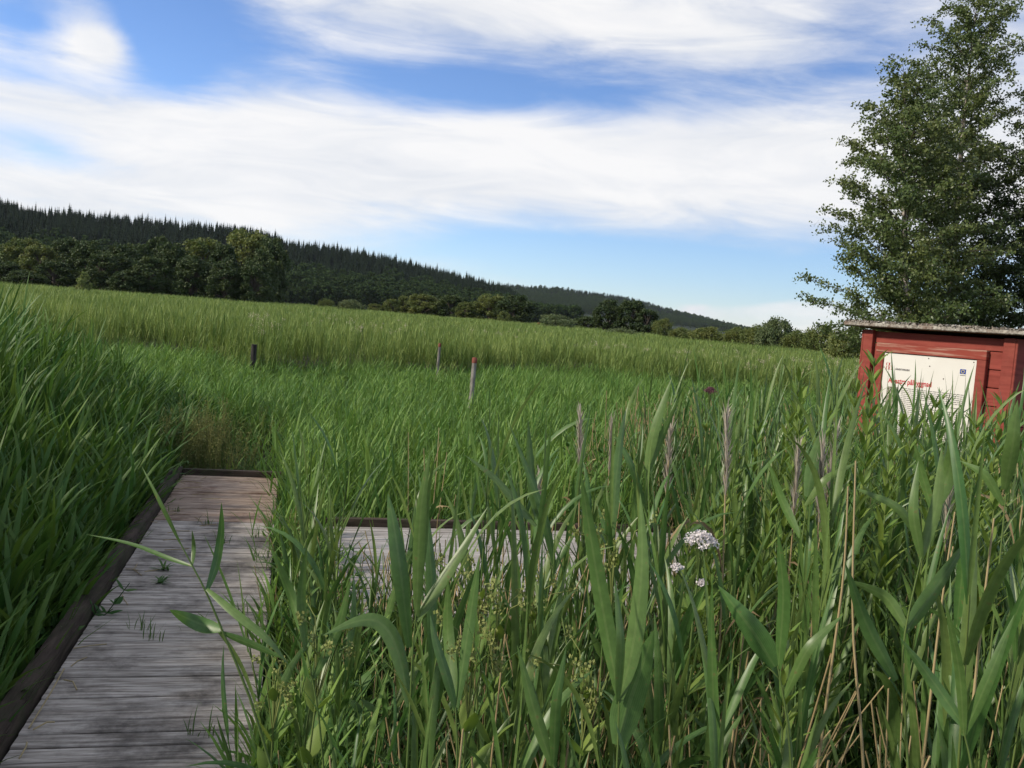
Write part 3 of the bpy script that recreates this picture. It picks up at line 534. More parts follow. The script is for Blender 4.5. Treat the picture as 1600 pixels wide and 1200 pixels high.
# ------------------------------------------------------------------ information hut
HU = np.array([.568, -.823]); HN = np.array([-.823, -.568])      # along the front, out of the front
def hut():
    PL = at(1386, 551, 8.7)                                       # upper left corner of the board
    def front_at(px, py):                                         # where a pixel's ray meets the front plane
        d = ray(px, py); n = np.array([HN[0], HN[1], 0]); t = np.dot(PL - EYE, n) / np.dot(d, n); q = EYE + d * t; return float(np.dot(q[:2] - PL[:2], HU)), q[2]
    uL, zt = front_at(1355, 513); uR, _ = front_at(1593, 524); bu, _ = front_at(1530, 565); zb = PL[2]
    W = uR - uL; D = 1.0; top = zt; Bw = bu
    o = link('information_hut', None, loc=(PL[0] + HU[0] * uL, PL[1] + HU[1] * uL, 0), label='red painted wooden hut with lichen covered roof and white sign', cat='hut')
    o.rotation_euler.z = math.atan2(HU[1], HU[0])                 # local x along the front, local -y outwards
    def b(name, x0, x1, y0, y1, z0, z1, mat, par=o, bev=.004):
        return link(name, box_mesh(name, x1 - x0, y1 - y0, z1 - z0, mat, bev), par, loc=((x0 + x1) / 2, (y0 + y1) / 2, (z0 + z1) / 2))
    z = .12; k = 0
    while z < top - .02:                                          # horizontal cladding boards
        z1 = min(z + .155, top - .015); b('front_board', .05, W - .05, .004 * (k % 2), .03, z, z1 - .006, M['red']); k += 1; z = z1
    for side, x in (('side', 0), ('side', W)):
        z = .12; k = 0
        while z < top - .02:
            z1 = min(z + .155, top - .015)
            b('side_board', x - .012 if x == 0 else x - .02, x + .02 if x == 0 else x + .012, .035, D - .05, z, z1 - .006, M['red']); k += 1; z = z1
    b('back_wall', .02, W - .02, D - .045, D - .01, .12, top - .05, M['red'])
    for x in (0, W - .10): b('corner_post', x, x + .10, -.045, .0, .0, top - .012, M['red'])
    for x in (-.02, W - .0): b('corner_post', x, x + .02, -.043, .10, .0, top - .014, M['red'])
    for x in (0.02, W - .12): b('rear_post', x, x + .1, D - .012, D + .02, .0, top - .06, M['red'])
    # roof: slightly pitched back, boards with a shaggy lichen edge
    rf = link('roof', box_mesh('roof', W + .30, D + .32, .035, M['roof'], .006), o, loc=(W / 2 + .0, D / 2, top + .012)); rf.rotation_euler.x = R(-2.)
    lq = QB(); rs = np.random.default_rng(3); n = 900
    P = np.stack([rs.uniform(-W / 2 - .15, W / 2 + .15, n), -D / 2 - .16 + np.abs(rs.normal(0, .05, n)), .018 + rs.uniform(0, .012, n)], 1)
    cards(lq, P, rs.uniform(.015, .045, n), rs.uniform(.012, .035, n), rs.uniform(0, 1, n)); link('lichen', lq.mesh('lichen', M['roof'], False), rf)
    # frame and sign board
    x0 = -uL; x1 = x0 + Bw; zt_ = zb; zl = zb - 1.18
    b('frame', x0 - .085, x1 + .085, -.05, .0, zt_ + .004, zt_ + .088, M['red_worn']); b('frame', x0 - .085, x0 - .003, -.048, .0, zl - .08, zt_ + .002, M['red']); b('frame', x1 + .003, x1 + .085, -.048, .0, zl - .08, zt_ + .002, M['red']); b('frame', x0 - .001, x1 + .001, -.046, .0, zl - .08, zl - .004, M['red'])
    sg = b('sign_board', x0, x1, -.034, -.022, zl, zt_, M['board'], bev=.002); sg['label'] = 'white printed information board with red title'
    hb = 1.18; yy = -.0075                                         # print sits just proud of the board, local to its centre
    def at_uv(u, v): return (-(x1 - x0) / 2 + u * (x1 - x0), yy, hb / 2 - v * hb)
    def text(s, u, v, size, mat, name, ext=.9):
        cu = bpy.data.curves.new(name, 'FONT'); cu.body = s; cu.size = size; cu.extrude = .0004; cu.offset = .0012
        t = bpy.data.objects.new('tmp', cu); COL.objects.link(t); bpy.context.view_layer.update()
        me = bpy.data.meshes.new_from_object(t.evaluated_get(bpy.context.evaluated_depsgraph_get())); bpy.data.objects.remove(t)
        me.materials.clear(); me.materials.append(mat); w = max(v_.co.x for v_ in me.vertices); q = link(name, me, sg, loc=at_uv(u, v)); q.rotation_euler.x = R(90); q.scale = (ext, 1, 1); return q
    text('Alvastra pålbyggnad', .075, .232, .068, M['ink_red'], 'title_lettering', .80)
    def rect(name, u0, v0, u1, v1, mat, par=None):
        a = at_uv(u0, v0); c = at_uv(u1, v1); return link(name, poly_mesh(name, [(a[0], yy, c[2]), (c[0], yy, c[2]), (c[0], yy, a[2]), (a[0], yy, a[2])], [(0, 1, 2, 3)], mat), sg)
    # small looped emblem, header line, flag
    eq = QB()
    for (u, v) in ((.05, .088), (.085, .088), (.05, .118), (.085, .118)):
        c = np.array(at_uv(u, v)); a = np.linspace(0, 2 * math.pi, 13); tube(eq, np.stack([c[0] + .014 * np.cos(a), np.full(13, yy), c[2] + .016 * np.sin(a)], 1), .0032, 4)
    link('emblem', eq.mesh('emblem', M['ink_red']), sg)
    text('LÄNSSTYRELSEN', .14, .128, .022, M['ink_grey'], 'header_lettering')
    rect('flag', .842, .075, .902, .110, M['ink_blue']); c = np.array(at_uv(.872, .0925)); fq = QB()
    for k in range(12):
        a = k * math.pi / 6; p = c + np.array([.014 * math.cos(a), -.0012, .014 * math.sin(a)]); fq.add([p + (-.0025, 0, -.0025), p + (.0025, 0, -.0025), p + (.0025, 0, .0025), p + (-.0025, 0, .0025)], [[0, 1, 2, 3]])
    link('star_ring', fq.mesh('star_ring', M['ink_yellow']), sg); rect('caption', .845, .118, .90, .123, M['ink_grey'])
    rect('picture', .075, .262, .19, .46, M['picture']); rect('picture', .075, .62, .22, .80, M['picture']); rect('emblem', .64, .70, .675, .76, M['ink_blue'])
    def para(name, u0, v0, cols, rows, seed):
        rs = random.Random(seed); q = QB()
        for r_ in range(rows):
            v = v0 + r_ * .0148; u = u0; end = u0 + cols * (1 if r_ % 7 != 6 else .6)
            while u < end:
                w = min(rs.uniform(.012, .045), end - u); a = at_uv(u, v); c = at_uv(u + w, v + .0055); q.add([(a[0], yy, c[2]), (c[0], yy, c[2]), (c[0], yy, a[2]), (a[0], yy, a[2])], [[0, 1, 2, 3]]); u += w + .007
        link(name, q.mesh(name, M['ink_grey'], False), sg)
    para('text_lines', .235, .262, .27, 26, 1); para('text_lines', .53, .262, .38, 8, 2); para('text_lines', .53, .40, .38, 18, 3); para('text_lines', .26, .68, .3, 10, 4)
    for (u, v) in ((.03, .018), (.5, .018), (.97, .018), (.52, .075), (.68, .16)):
        q = link('screw', box_mesh('screw', .010, .006, .010, M['screw'], .002), sg, loc=at_uv(u, v))
    return o
hut()

# ------------------------------------------------------------------ posts in the meadow
def post(px, py, Y, r, mat, cap, label):
    T = at(px, py, Y); o = link('marker_post', None, loc=(T[0], T[1], 0), label=label, cat='post'); h = T[2]; rs = random.Random(int(px)); q = QB(); hc = .10 if cap else 0
    lx = .02
    tube(q, [(0, 0, -.1), (lx * .5, 0, h * .5), (lx, 0, h - hc)], [r * 1.05, r, r * .97], 8); tube(q, [(lx, 0, h - hc - .002), (lx, 0, h - hc)], [r * .97, .001], 8); link('shaft', q.mesh('shaft', mat), o)
    if cap:
        q = QB(); tube(q, [(lx, 0, h - hc), (lx * 1.1, 0, h - .01), (lx * 1.1, 0, h)], [r * 1.06, r * 1.04, .002], 8); link('painted_top', q.mesh('painted_top', M['post_red']), o)
post(396, 538, 21, .065, M['post_dark'], False, 'short dark post in the low reeds')
post(740, 558, 16, .042, M['post'], True, 'grey post with red painted top, nearest of the marker posts to the platform')
post(686, 536, 24, .035, M['post'], True, 'thin stake with reddish top, close to the tall reed edge')
for (px, py, Y) in ((520, 545, 25),): pass

# ------------------------------------------------------------------ reeds and grasses: clump meshes for the masses
def shoot(qb, x, y, h, nl, lw, ll, n=6, lean=0., laz=0., stem=True, th=(.25, .6), thd=(.5, 1.3), v0=None, fold=.2, f0=.22):
    P = arc((x, y, 0), laz, h, lean * .3, lean, 5, 1.2)
    v = random.uniform(.15, .85) if v0 is None else v0
    if stem: tube(qb, P, np.linspace(.0045, .002, 5), 3, v * .8)
    a0 = random.uniform(0, 6.28)
    for k in range(nl):
        f = f0 + (.98 - f0) * (k + random.random() * .5) / nl; ii = f * 4; i0 = min(int(ii), 3); b = P[i0] + (P[i0 + 1] - P[i0]) * (ii - i0)
        a = a0 + (k % 2) * math.pi + random.uniform(-.5, .5); t0 = random.uniform(*th) * (1 - .4 * f)
        blade(qb, b, a, ll * random.uniform(.7, 1.15) * (1 - .25 * abs(f - .6)), lw * random.uniform(.7, 1.15), t0, t0 + random.uniform(*thd) * (1.1 - .6 * f), n, fold, min(max(v + random.uniform(-.25, .25), 0), 1), random.uniform(-1, 1))
def clump(name, mat, shoots, rad, h, nl, lw, ll, seed, n=6, lean=.25, **kw):
    random.seed(seed); qb = QB()
    for k in range(shoots):
        a = random.uniform(0, 6.28); r = rad * math.sqrt(random.random())
        shoot(qb, r * math.cos(a), r * math.sin(a), h * random.uniform(.72, 1.05), nl, lw, ll, n, random.uniform(0, lean), random.uniform(0, 6.28), **kw)
    return qb.mesh(name, mat)
def tuft(name, mat, blades, rad, h, w, seed, n=6, bend=(.4, 1.6)):
    random.seed(seed); qb = QB()
    for k in range(blades):
        a = random.uniform(0, 6.28); r = rad * math.sqrt(random.random()); t0 = random.uniform(0, .3)
        blade(qb, (r * math.cos(a), r * math.sin(a), 0), random.uniform(0, 6.28), h * random.uniform(.6, 1.1), w * random.uniform(.6, 1.2), t0, t0 + random.uniform(*bend), n, .2, random.random(), random.uniform(-1, 1), 1.8, .2, .5)
    return qb.mesh(name, mat)
C_field = [clump('field_clump_%d' % i, M['field'], 5, .16, 1.0, 6, .017, .36, 200 + i, 6, .22) for i in range(6)]
C_field += [tuft('field_tuft_%d' % i, M['field'], 26, .14, .80, .007, 230 + i) for i in range(3)]
C_bank = [clump('bank_clump_%d' % i, M['bank'], 4, .15, 1.0, 7, .028, .46, 260 + i, 7, .3) for i in range(6)] + [tuft('bank_tuft_%d' % i, M['bank'], 30, .14, .75, .009, 290 + i) for i in range(3)]
C_band = [clump('band_clump_%d' % i, M['band'], 14, .42, 1.0, 6, .022, .32, 300 + i, 4, .2, stem=False, f0=.45) for i in range(5)]
C_far = [clump('far_clump_%d' % i, M['band'], 40, 1.1, 1.0, 4, .045, .42, 330 + i, 3, .2, stem=False) for i in range(3)]
def seedhead(name, seed):
    random.seed(seed); qb = QB()
    for k in range(14):
        a = random.uniform(0, 6.28); r = .12 * math.sqrt(random.random()); P = arc((r * math.cos(a), r * math.sin(a), 0), random.uniform(0, 6.28), random.uniform(.7, 1.05), .05, random.uniform(.2, .6), 5); tube(qb, P, .0016, 3, random.random())
        pts = P[3] + (P[4] - P[3]) * np.random.default_rng(seed + k).uniform(0, 1, (16, 1)) + np.random.default_rng(seed + 99 + k).normal(0, .016, (16, 3)); cards(qb, pts, .02, .008, .6)
    return qb.mesh(name, M['browngrass'])
C_seed = [seedhead('seed_grass_%d' % i, 350 + i) for i in range(3)]
def leafy_clump(name, mat, stems, rad, h, ll, lw, seed, pairs=7, n=4):
    """leafy undergrowth: short stems with opposite pairs of broad pointed leaves"""
    random.seed(seed); qb = QB()
    for k in range(stems):
        a = random.uniform(0, 6.28); r = rad * math.sqrt(random.random()); hh = h * random.uniform(.6, 1.05); P = arc((r * math.cos(a), r * math.sin(a), 0), random.uniform(0, 6.28), hh, .05, random.uniform(.1, .5), 5); tube(qb, P, np.linspace(.004, .002, 5), 3, .3)
        for j in range(pairs):
            f = .25 + .75 * (j + .5) / pairs; ii = f * 4; i0 = min(int(ii), 3); b = P[i0] + (P[i0 + 1] - P[i0]) * (ii - i0); az = j * 1.57 + random.uniform(-.4, .4)
            for q in (0, math.pi): t0 = random.uniform(.7, 1.1); blade(qb, b, az + q, ll * random.uniform(.7, 1.1) * (1.2 - .6 * f), lw * (1.2 - .6 * f), t0, t0 + random.uniform(.3, .9), n, .3, random.uniform(.1, .9), 0, 1.2, .35, .2)
    return qb.mesh(name, mat)
C_under = [leafy_clump('under_%d' % i, M['nettle'], 4, .14, .62, .10, .045, 370 + i) for i in range(4)] + [tuft('under_tuft_%d' % i, M['bank'], 26, .15, .6, .008, 380 + i) for i in range(2)]

def stalks(name, seed):
    random.seed(seed); qb = QB()
    for k in range(7):
        a = random.uniform(0, 6.28); r = .16 * math.sqrt(random.random()); P = arc((r * math.cos(a), r * math.sin(a), 0), random.uniform(0, 6.28), random.uniform(.4, 1.0), random.uniform(0, .15), random.uniform(.1, .5), 5); tube(qb, P, np.linspace(.0036, .002, 5), 4, random.random())
        if k % 2: blade(qb, P[2], random.uniform(0, 6.28), .22, .011, .5, 2.6, 6, .4, random.random() * .5, 2.)
    return qb.mesh(name, M['dead'])
C_under += [stalks('under_stalks_%d' % i, 390 + i) for i in range(3)]
HX, HY = at(1470, 560, 8.4)[:2]
def free(x, y, pad=0.05):
    s, w = xy2sw(x, y); bad = (w > -.13 - pad) & (w < BW + .06 + pad) & (s < BEND + .12 + pad) & (s > -5)
    bad |= (w > PW0 - pad) & (w < PW1 + pad) & (s > PF0 - pad) & (s < PF1 + .12 + pad)
    u = (x - HX) * HU[0] + (y - HY) * HU[1]; v = (x - HX) * HN[0] + (y - HY) * HN[1]; bad |= (np.abs(u) < 1.0) & (v < .15) & (v > -1.3)
    return ~bad
def polar(N, r0, r1, a0=-40, a1=38, pw=2.):
    r = (r0 ** pw + (r1 ** pw - r0 ** pw) * rng.random(N)) ** (1 / pw); a = R(a0) + R(a1 - a0) * rng.random(N); return np.sin(a) * r, np.cos(a) * r, r, a
def rots(n, tilt=.12, lean=(0., 0.)):
    g = rng.uniform(0, 6.28, n); lx = lean[0] + rng.normal(0, tilt, n); ly = lean[1] + rng.normal(0, tilt, n)
    return np.stack([lx * np.sin(g) - ly * np.cos(g), lx * np.cos(g) + ly * np.sin(g), g], 1)
def band_start(a): return 25 + 9 / (1 + np.exp(-(a - .12) * 9)) + 2.2 * np.sin(a * 13 + 1) + 1.2 * np.sin(a * 31)
# low young reeds between the platform and the tall band
x, y, r, a = polar(13500, 5.6, 36, pw=1.5); s, w = xy2sw(x, y)
pathgap = (np.abs(w - .38 - .03 * (s - 5)) < .34) & (s > 5) & (s < 9.5)
keep = free(x, y) & (r < band_start(a) + 3) & ~((w < 0.) & (s < 8.5) & (w > -7)) & ~((s < 1.2) & (w > 0)) & ~((w > PW1 - .1) & (s < 3.5)) & ~(pathgap & (rng.random(len(x)) < .65))
x, y, r, a, s, w, pathgap = [q[keep] for q in (x, y, r, a, s, w, pathgap)]; n = len(x)
h = (.80 + .13 * vnoise(x, y, .55) + .14 * vnoise(x, y, 1.7, 2)) * rng.uniform(.68, 1.18, n); h = np.where(pathgap, h * .55, h); h = np.where((s > PF1) & (s < PF1 + .8), h * .92, h)
h *= np.clip(1.08 - .34 * (r - 9) / (band_start(a) - 9), .7, 1.08); mow = np.exp(-(((x + 6.2) / 3.) ** 2 + ((y - 16) / 3.5) ** 2)); h *= 1 - .28 * mow
idx = np.where(rng.random(n) < .74, rng.integers(0, 6, n), 6 + rng.integers(0, 3, n))
scatter('meadow_reeds', C_field, np.stack([x, y, 0 * x], 1), rots(n, .12, (.06, 0)), np.stack([h * .0 + 1.0, h * .0 + 1.0, h], 1), idx, 'fresh green low reeds and grass filling the marsh beyond the platform', 'reeds')
# tall band, then far sheet
x, y, r, a = polar(12500, 23, 95, pw=1.4); k_ = r > band_start(a); x, y, r, a = x[k_], y[k_], r[k_], a[k_]; n = len(x)
tall = 1.42 - .28 / (1 + np.exp(-(a - .05) * 8)); rise = np.clip((r - band_start(a)) / .9, 0, 1); h = (.7 + (tall - .7) * rise) * (1 + .05 * vnoise(x, y, .35) + .04 * vnoise(x, y, .9)) * rng.uniform(.86, 1.08, n); wd = np.clip(r / 40, .9, 1.9)
scatter('tall_reed_band', C_band, np.stack([x, y, 0 * x], 1), rots(n, .07), np.stack([wd, wd, h], 1), rng.integers(0, 5, n), 'band of taller yellowish green reeds crossing the marsh', 'reeds')
x, y, r, a = polar(4500, 85, 235, -42, 40, pw=1.7); n = len(x)
h = (1.38 - .25 / (1 + np.exp(-(a - .05) * 8))) * (1 + .08 * vnoise(x, y, .1)) * rng.uniform(.85, 1.1, n)
scatter('far_reeds', C_far, np.stack([x, y, 0 * x], 1), rots(n, .05), np.stack([h * 0 + 1.2, h * 0 + 1.2, h], 1), rng.integers(0, 3, n), 'far sheet of reeds reaching to the trees', 'reeds')
# thick reeds on the bank along the other side of the boardwalk
N = 4200; s = rng.uniform(-3.6, 10, N); w = -.24 - 7.5 * rng.random(N) ** 1.5; xy = BO + BH * s[:, None] + BQ * w[:, None]; x, y = xy[:, 0], xy[:, 1]
keep = free(x, y, .02) & (np.hypot(x, y) > 1.2); x, y, s, w = x[keep], y[keep], s[keep], w[keep]; n = len(x)
h = np.clip(.62 + .55 * (-w), .5, 1.66) * np.clip(1.12 - .035 * s, .75, 1.2) * rng.uniform(.82, 1.1, n) * (1 + .06 * vnoise(x, y, 1.2)); rt = rots(n, .15, (.10, -.03)) * np.stack([np.clip(-w, .3, 1)] * 2 + [1 + 0 * w], 1)
idx = np.where(rng.random(n) < .7, rng.integers(0, 6, n), 6 + rng.integers(0, 3, n))
scatter('bank_reeds', C_bank, np.stack([x, y, 0 * x], 1), rt, np.stack([1 + 0 * h, 1 + 0 * h, h], 1), idx, 'thick dark green reeds leaning towards the boardwalk from its open side', 'reeds')
# undergrowth below the foreground reeds, and beside the boardwalk
N = 5200; s = rng.uniform(-3.2, 6.2, N); w = rng.uniform(.9, 7.5, N); near = rng.random(N) < .22; w = np.where(near, -.30 - .7 * rng.random(N) ** 1.5, w); xy = BO + BH * s[:, None] + BQ * w[:, None]; x, y = xy[:, 0], xy[:, 1]
keep = free(x, y, .0) & (np.hypot(x, y) > .9) & ~((s > 3.5) & (w > 0) & (w < 3.9)); x, y, s, w = x[keep], y[keep], s[keep], w[keep]; n = len(x)
h = rng.uniform(.75, 1.3, n) * np.where(w > 4, 1.25, 1.0) * np.where((w > 0) & (w < 1.1), .7, 1.)
scatter('undergrowth', C_under, np.stack([x, y, 0 * x], 1), rots(n, .15), np.stack([h, h, h], 1), np.where(w > 0, rng.integers(0, 9, n), rng.integers(0, 6, n)), 'leafy low weeds and grass growing under the tall reeds', 'weeds')
# grass crowding the boardwalk from the platform side
N = 300; s = rng.uniform(-1.6, 5.6, N); w = BW + .11 + .24 * rng.random(N) ** 1.4; w = np.where(s > 3.5, BW + .12 + .8 * rng.random(N) ** 1.3, w); xy = BO + BH * s[:, None] + BQ * w[:, None]; x, y = xy[:, 0], xy[:, 1]; keep = free(x, y, -.02); x, y, s, w = x[keep], y[keep], s[keep], w[keep]; n = len(x)
h = np.where(s > 3.4, rng.uniform(.75, 1.05, n), rng.uniform(.55, .85, n))
scatter('edge_grass', C_bank[6:] + C_field[6:] + C_field[:2], np.stack([x, y, 0 * x], 1), rots(n, .12, (-.03, -.03)), np.stack([h * 0 + 1.1, h * 0 + 1.1, h], 1), rng.integers(0, 8, n), 'fine grass crowding in between boardwalk and platform', 'grass')
# dry brownish grass where the boardwalk ends
pts = np.concatenate([sw2xy(5.35 + rng.random() * 1.8, .05 + rng.normal(0, .22))[None] for _ in range(34)]); n = len(pts); h = rng.uniform(.8, 1.05, n)
scatter('dry_grass', C_seed, np.concatenate([pts, np.zeros((n, 1))], 1), rots(n, .1), np.stack([h, h, h], 1), rng.integers(0, 3, n), 'brownish seeding grass just past the end of the boardwalk', 'grass')
# pale flower heads speckling the tall band
fq = QB(); random.seed(3); rs = np.random.default_rng(8); c = rs.normal(0, .03, (60, 3)); tube(fq, [(0, 0, -1.0), (0, 0, 0)], .003, 3, .3); cards(fq, c, .022, .02, rs.uniform(0, 1, 60)); pale = fq.mesh('pale_head', M['cream'], False)
x, y, r, a = polar(900, 25, 70, -16, 26, pw=1.1); k_ = (r > band_start(a) - 1) & (vnoise(x, y, .25, 4) > -.1); x, y, r, a = x[k_], y[k_], r[k_], a[k_]; n = len(x); tall = 1.42 - .28 / (1 + np.exp(-(a - .05) * 8))
scatter('meadow_flowers', [pale], np.stack([x, y, tall * rng.uniform(.85, 1.06, n)], 1), rots(n, .15), np.ones((n, 3)) * rng.uniform(.8, 1.7, (n, 1)), np.zeros(n, int), 'tiny cream flower heads speckling the tall reed band', 'flowers')

# ------------------------------------------------------------------ foreground plants, one by one
LM = [(at(px, py, Y)[:2], t) for px, py, Y, t in ((1097, 832, 2.6, 'near the white flower head'), (967, 1100, 1.95, 'near the fan of wide leaves'), (645, 1000, 2.2, 'near the reed with four wide leaves'), (1329, 987, 2.2, 'by the thick straight dry stalk'), (1534, 965, 2.2, 'by the slanting dry stalk'), (470, 1130, 2.35, 'by the foot of the leaning reed'), (1386, 600, 7.6, 'before the hut post'), (1460, 600, 7.4, 'before the sign board'), (1110, 606, 6.0, 'near the purple flower'), (1411, 987, 2.2, 'by the tall reed spreading both ways'))]
LM += [(sw2xy(s_, w_), t) for s_, w_, t in ((PF0, PW0 + .2, 'by the platform corner next to the boardwalk'), (PF0, (PW0 + PW1) / 2, 'along the open edge of the platform'), (PF0, PW1, 'by the platform corner away from the boardwalk'), (PF1, PW1, 'by the rear platform corner'), (-1.2, BW + .2, 'at the start of the boardwalk edge'), (.2, BW + .2, 'halfway along the boardwalk edge'))]
def near(text, x, y): return text + ' ' + min(LM, key=lambda q: (q[0][0] - x) ** 2 + (q[0][1] - y) ** 2)[1]
random.seed(11)
def reed_variant(i):
    """a reed: stem and separately built leaves"""
    o = link('reed', None); bent = 0; h = 1.0; q = QB(); la = random.uniform(0, 6.28); P = arc((0, 0, -.05), la, 1.05, .02, random.uniform(.05, .2), 7); tube(q, P, np.linspace(.0048, .002, 7), 5, random.uniform(.3, .7)); link('stem', q.mesh('stem', M['reed_stem']), o)
    a0 = random.uniform(0, 6.28); nl = random.choice([6, 7, 8])
    for k in range(nl):
        f = .30 + .69 * (k + .3) / nl; ii = f * 6; i0 = min(int(ii), 5); b = P[i0] + (P[i0 + 1] - P[i0]) * (ii - i0); q = QB(); a = a0 + (k % 2) * math.pi + random.uniform(-.5, .5); t0 = random.uniform(.18, .5) * (1 - .45 * f); L = random.uniform(.26, .40) * (1.1 - .5 * abs(f - .65))
        bend = random.choice([.3, .5, .7, 1.0, 1.7]) * (1.15 - .5 * f); bent += bend > .9
        blade(q, b, a, L, random.uniform(.016, .027) * (1.1 - .4 * abs(f - .6)), t0, t0 + bend, 10, .3, random.uniform(.1, .9), random.uniform(-1.2, 1.2), 1.5, .3, .45); link('leaf', q.mesh('leaf', M['reed']), o)
    q = QB(); blade(q, P[-1] - (0, 0, .06), a0, .26, .010, .03, .16, 7, .5, .7, 0, 1.5, .2, .5); link('leaf', q.mesh('leaf', M['reed']), o)
    DESC[o.name] = '%s leaves%s' % ({6: 'seven', 7: 'eight', 8: 'nine'}[nl], ', some drooping' if bent else ' all upright'); return o
DESC = {}
RV = [reed_variant(i) for i in range(12)]; RUSED = set()
def put(proto, used, x, y, h, rz, tilt, label, cat, group, wide=1.0):
    o = proto if proto not in used else copy_tree(proto); used.add(proto); o.location = (x, y, 0); o.rotation_euler = (tilt[0], tilt[1], rz); o.scale = (wide, wide, h); o['label'] = label; o['category'] = cat; o['group'] = group; return o
cnt = dict(front=0, tall=0, hut=0, edge=0); tries = 0
want = dict(front=78, tall=150, hut=42, edge=12)
while any(cnt[k] < want[k] for k in want) and tries < 20000:
    tries += 1; zn = random.choice([k for k in want if cnt[k] < want[k]])
    if zn == 'front': s, w = random.uniform(-2.0, 1.2), random.uniform(.95, 2.9)
    elif zn == 'tall': s, w = random.uniform(-2.0, 3.6), random.uniform(2.5, 6.5)
    elif zn == 'hut': s, w = random.uniform(1.5, 4.4), random.uniform(4.1, 7.5)
    else: s, w = random.uniform(-1.6, 1.2), BW + .10 + random.random() * .12
    p = sw2xy(s, w); x, y = float(p[0]), float(p[1]); az = math.degrees(math.atan2(x, y)); d = math.hypot(x, y)
    if y < 1.5 or d < 1.75 or az > 33 or az < -27 or not bool(free(np.array(x), np.array(y), .03)): continue
    if zn == 'front': h = random.uniform(.95, 1.38) if random.random() < .8 else random.uniform(1.35, 1.6)
    elif zn == 'tall': h = random.uniform(1.25, 1.72) * (1 if az > 6 else .86)
    elif zn == 'hut': h = random.uniform(1.2, 1.62)
    else: h = random.uniform(.85, 1.1)
    if d < 2.3: h = min(h, 1.5)
    vi = random.randrange(12); hw_ = 'short' if h < 1.12 else 'tall' if h > 1.45 else 'middling'
    put(RV[vi], RUSED, x, y, h, random.uniform(0, 6.28), (random.gauss(0, .07), random.gauss(.02, .08)), near('%s reed, %s,' % (hw_, DESC[RV[vi].name]), x, y), 'reed', 'single green reeds', random.uniform(1.0, 1.35)); cnt[zn] += 1
# extra reeds behind those, in a mass
x, y, r, a = polar(1250, 2.6, 9.0, 8, 36); s, w = xy2sw(x, y); k_ = free(x, y) & (w > 3.0); x, y = x[k_], y[k_]; n = len(x); h = rng.uniform(1.05, 1.5, n)
C_thick = [clump('thick_clump_%d' % i, M['reed'], 2, .12, 1.0, 7, .019, .36, 500 + i, 7, .2, fold=.3) for i in range(6)]
scatter('reed_thicket', C_thick, np.stack([x, y, 0 * x], 1), rots(n, .1), np.stack([1 + 0 * h, 1 + 0 * h, h], 1), rng.integers(0, 6, n), 'thicket of reeds filling the ground between platform and red hut', 'reeds')

N = 520; s = rng.uniform(-2.2, 1.25, N); w = rng.uniform(.95, 4.3, N); xy = BO + BH * s[:, None] + BQ * w[:, None]; x, y = xy[:, 0], xy[:, 1]; k_ = free(x, y) & (np.hypot(x, y) > 1.7); x, y, s, w = x[k_], y[k_], s[k_], w[k_]; n = len(x); h = rng.uniform(.62, .98, n) * (1 + .08 * (w - 1))
scatter('front_thicket', C_thick, np.stack([x, y, 0 * x], 1), rots(n, .14), np.stack([.9 + 0 * h, .9 + 0 * h, h], 1), rng.integers(0, 6, n), 'knee high young reeds crowding the ground before the platform', 'reeds')

def pix_leaf(parent, pts, Y, wpx, v=.5, bulge=.0, name='leaf', mat='reed', dY=0.):
    """a leaf whose centre line runs through photo pixels at about the depth of its plant; pts go from base to tip"""
    C = np.array([at(px, py, Y + bulge * math.sin(math.pi * i / (len(pts) - 1)) + dY * i / (len(pts) - 1)) for i, (px, py) in enumerate(pts)])
    t = np.linspace(0, len(C) - 1, 14); K = np.arange(len(C)); P = np.stack([np.interp(t, K, C[:, j]) for j in range(3)], 1)
    for _ in range(3): P[1:-1] = (P[:-2] + 2 * P[1:-1] + P[2:]) / 4
    T = P[-1] - P[0]; vd = P[0] - EYE; sd = np.cross(T, vd); sd /= np.linalg.norm(sd) + 1e-9; nv = vd / np.linalg.norm(vd); tl = random.uniform(-.6, .6); sd = sd * math.cos(tl) + nv * math.sin(tl)
    q = QB(); org = np.array(parent.location); strip(q, P - org, profile(14, wpx * Y / FPX * 1.15, .35, .4), sd, .3, v); link(name, q.mesh(name, M[mat]), parent)
def pix_reed(stem, Y, leaves, label, v=.5, mat='reed_stem', r=.0042, name='reed', cat='reed', dYt=0.):
    """stem pixels from low to high; it goes on down to the ground"""
    C = [at(px, py, Y + dYt * i / max(len(stem) - 1, 1)) for i, (px, py) in enumerate(stem)]; d = C[0] - C[min(1, len(C) - 1)]; kz = min(.35, C[0][2]) / max(-d[2], .05) if len(C) > 1 else 0
    g = C[0] + d * (C[0][2] / max(-d[2], .05)) * .55; g[2] = -.04; C = [g] + C; o = link(name, None, loc=(g[0], g[1], 0), label=label, cat=cat); C = np.array(C)
    t = np.linspace(0, len(C) - 1, 12); K = np.arange(len(C)); P = np.stack([np.interp(t, K, C[:, j]) for j in range(3)], 1)
    for _ in range(2): P[1:-1] = (P[:-2] + 2 * P[1:-1] + P[2:]) / 4
    q = QB(); tube(q, P - np.array([g[0], g[1], 0]), np.linspace(r, r * .4, 12), 6, v); link('stem', q.mesh('stem', M[mat]), o)
    for lf in leaves: pix_leaf(o, lf[0], Y, lf[1], lf[2] if len(lf) > 2 else random.uniform(.35, .8), random.uniform(-.05, .05), dY=random.uniform(-.08, .08))
    return o
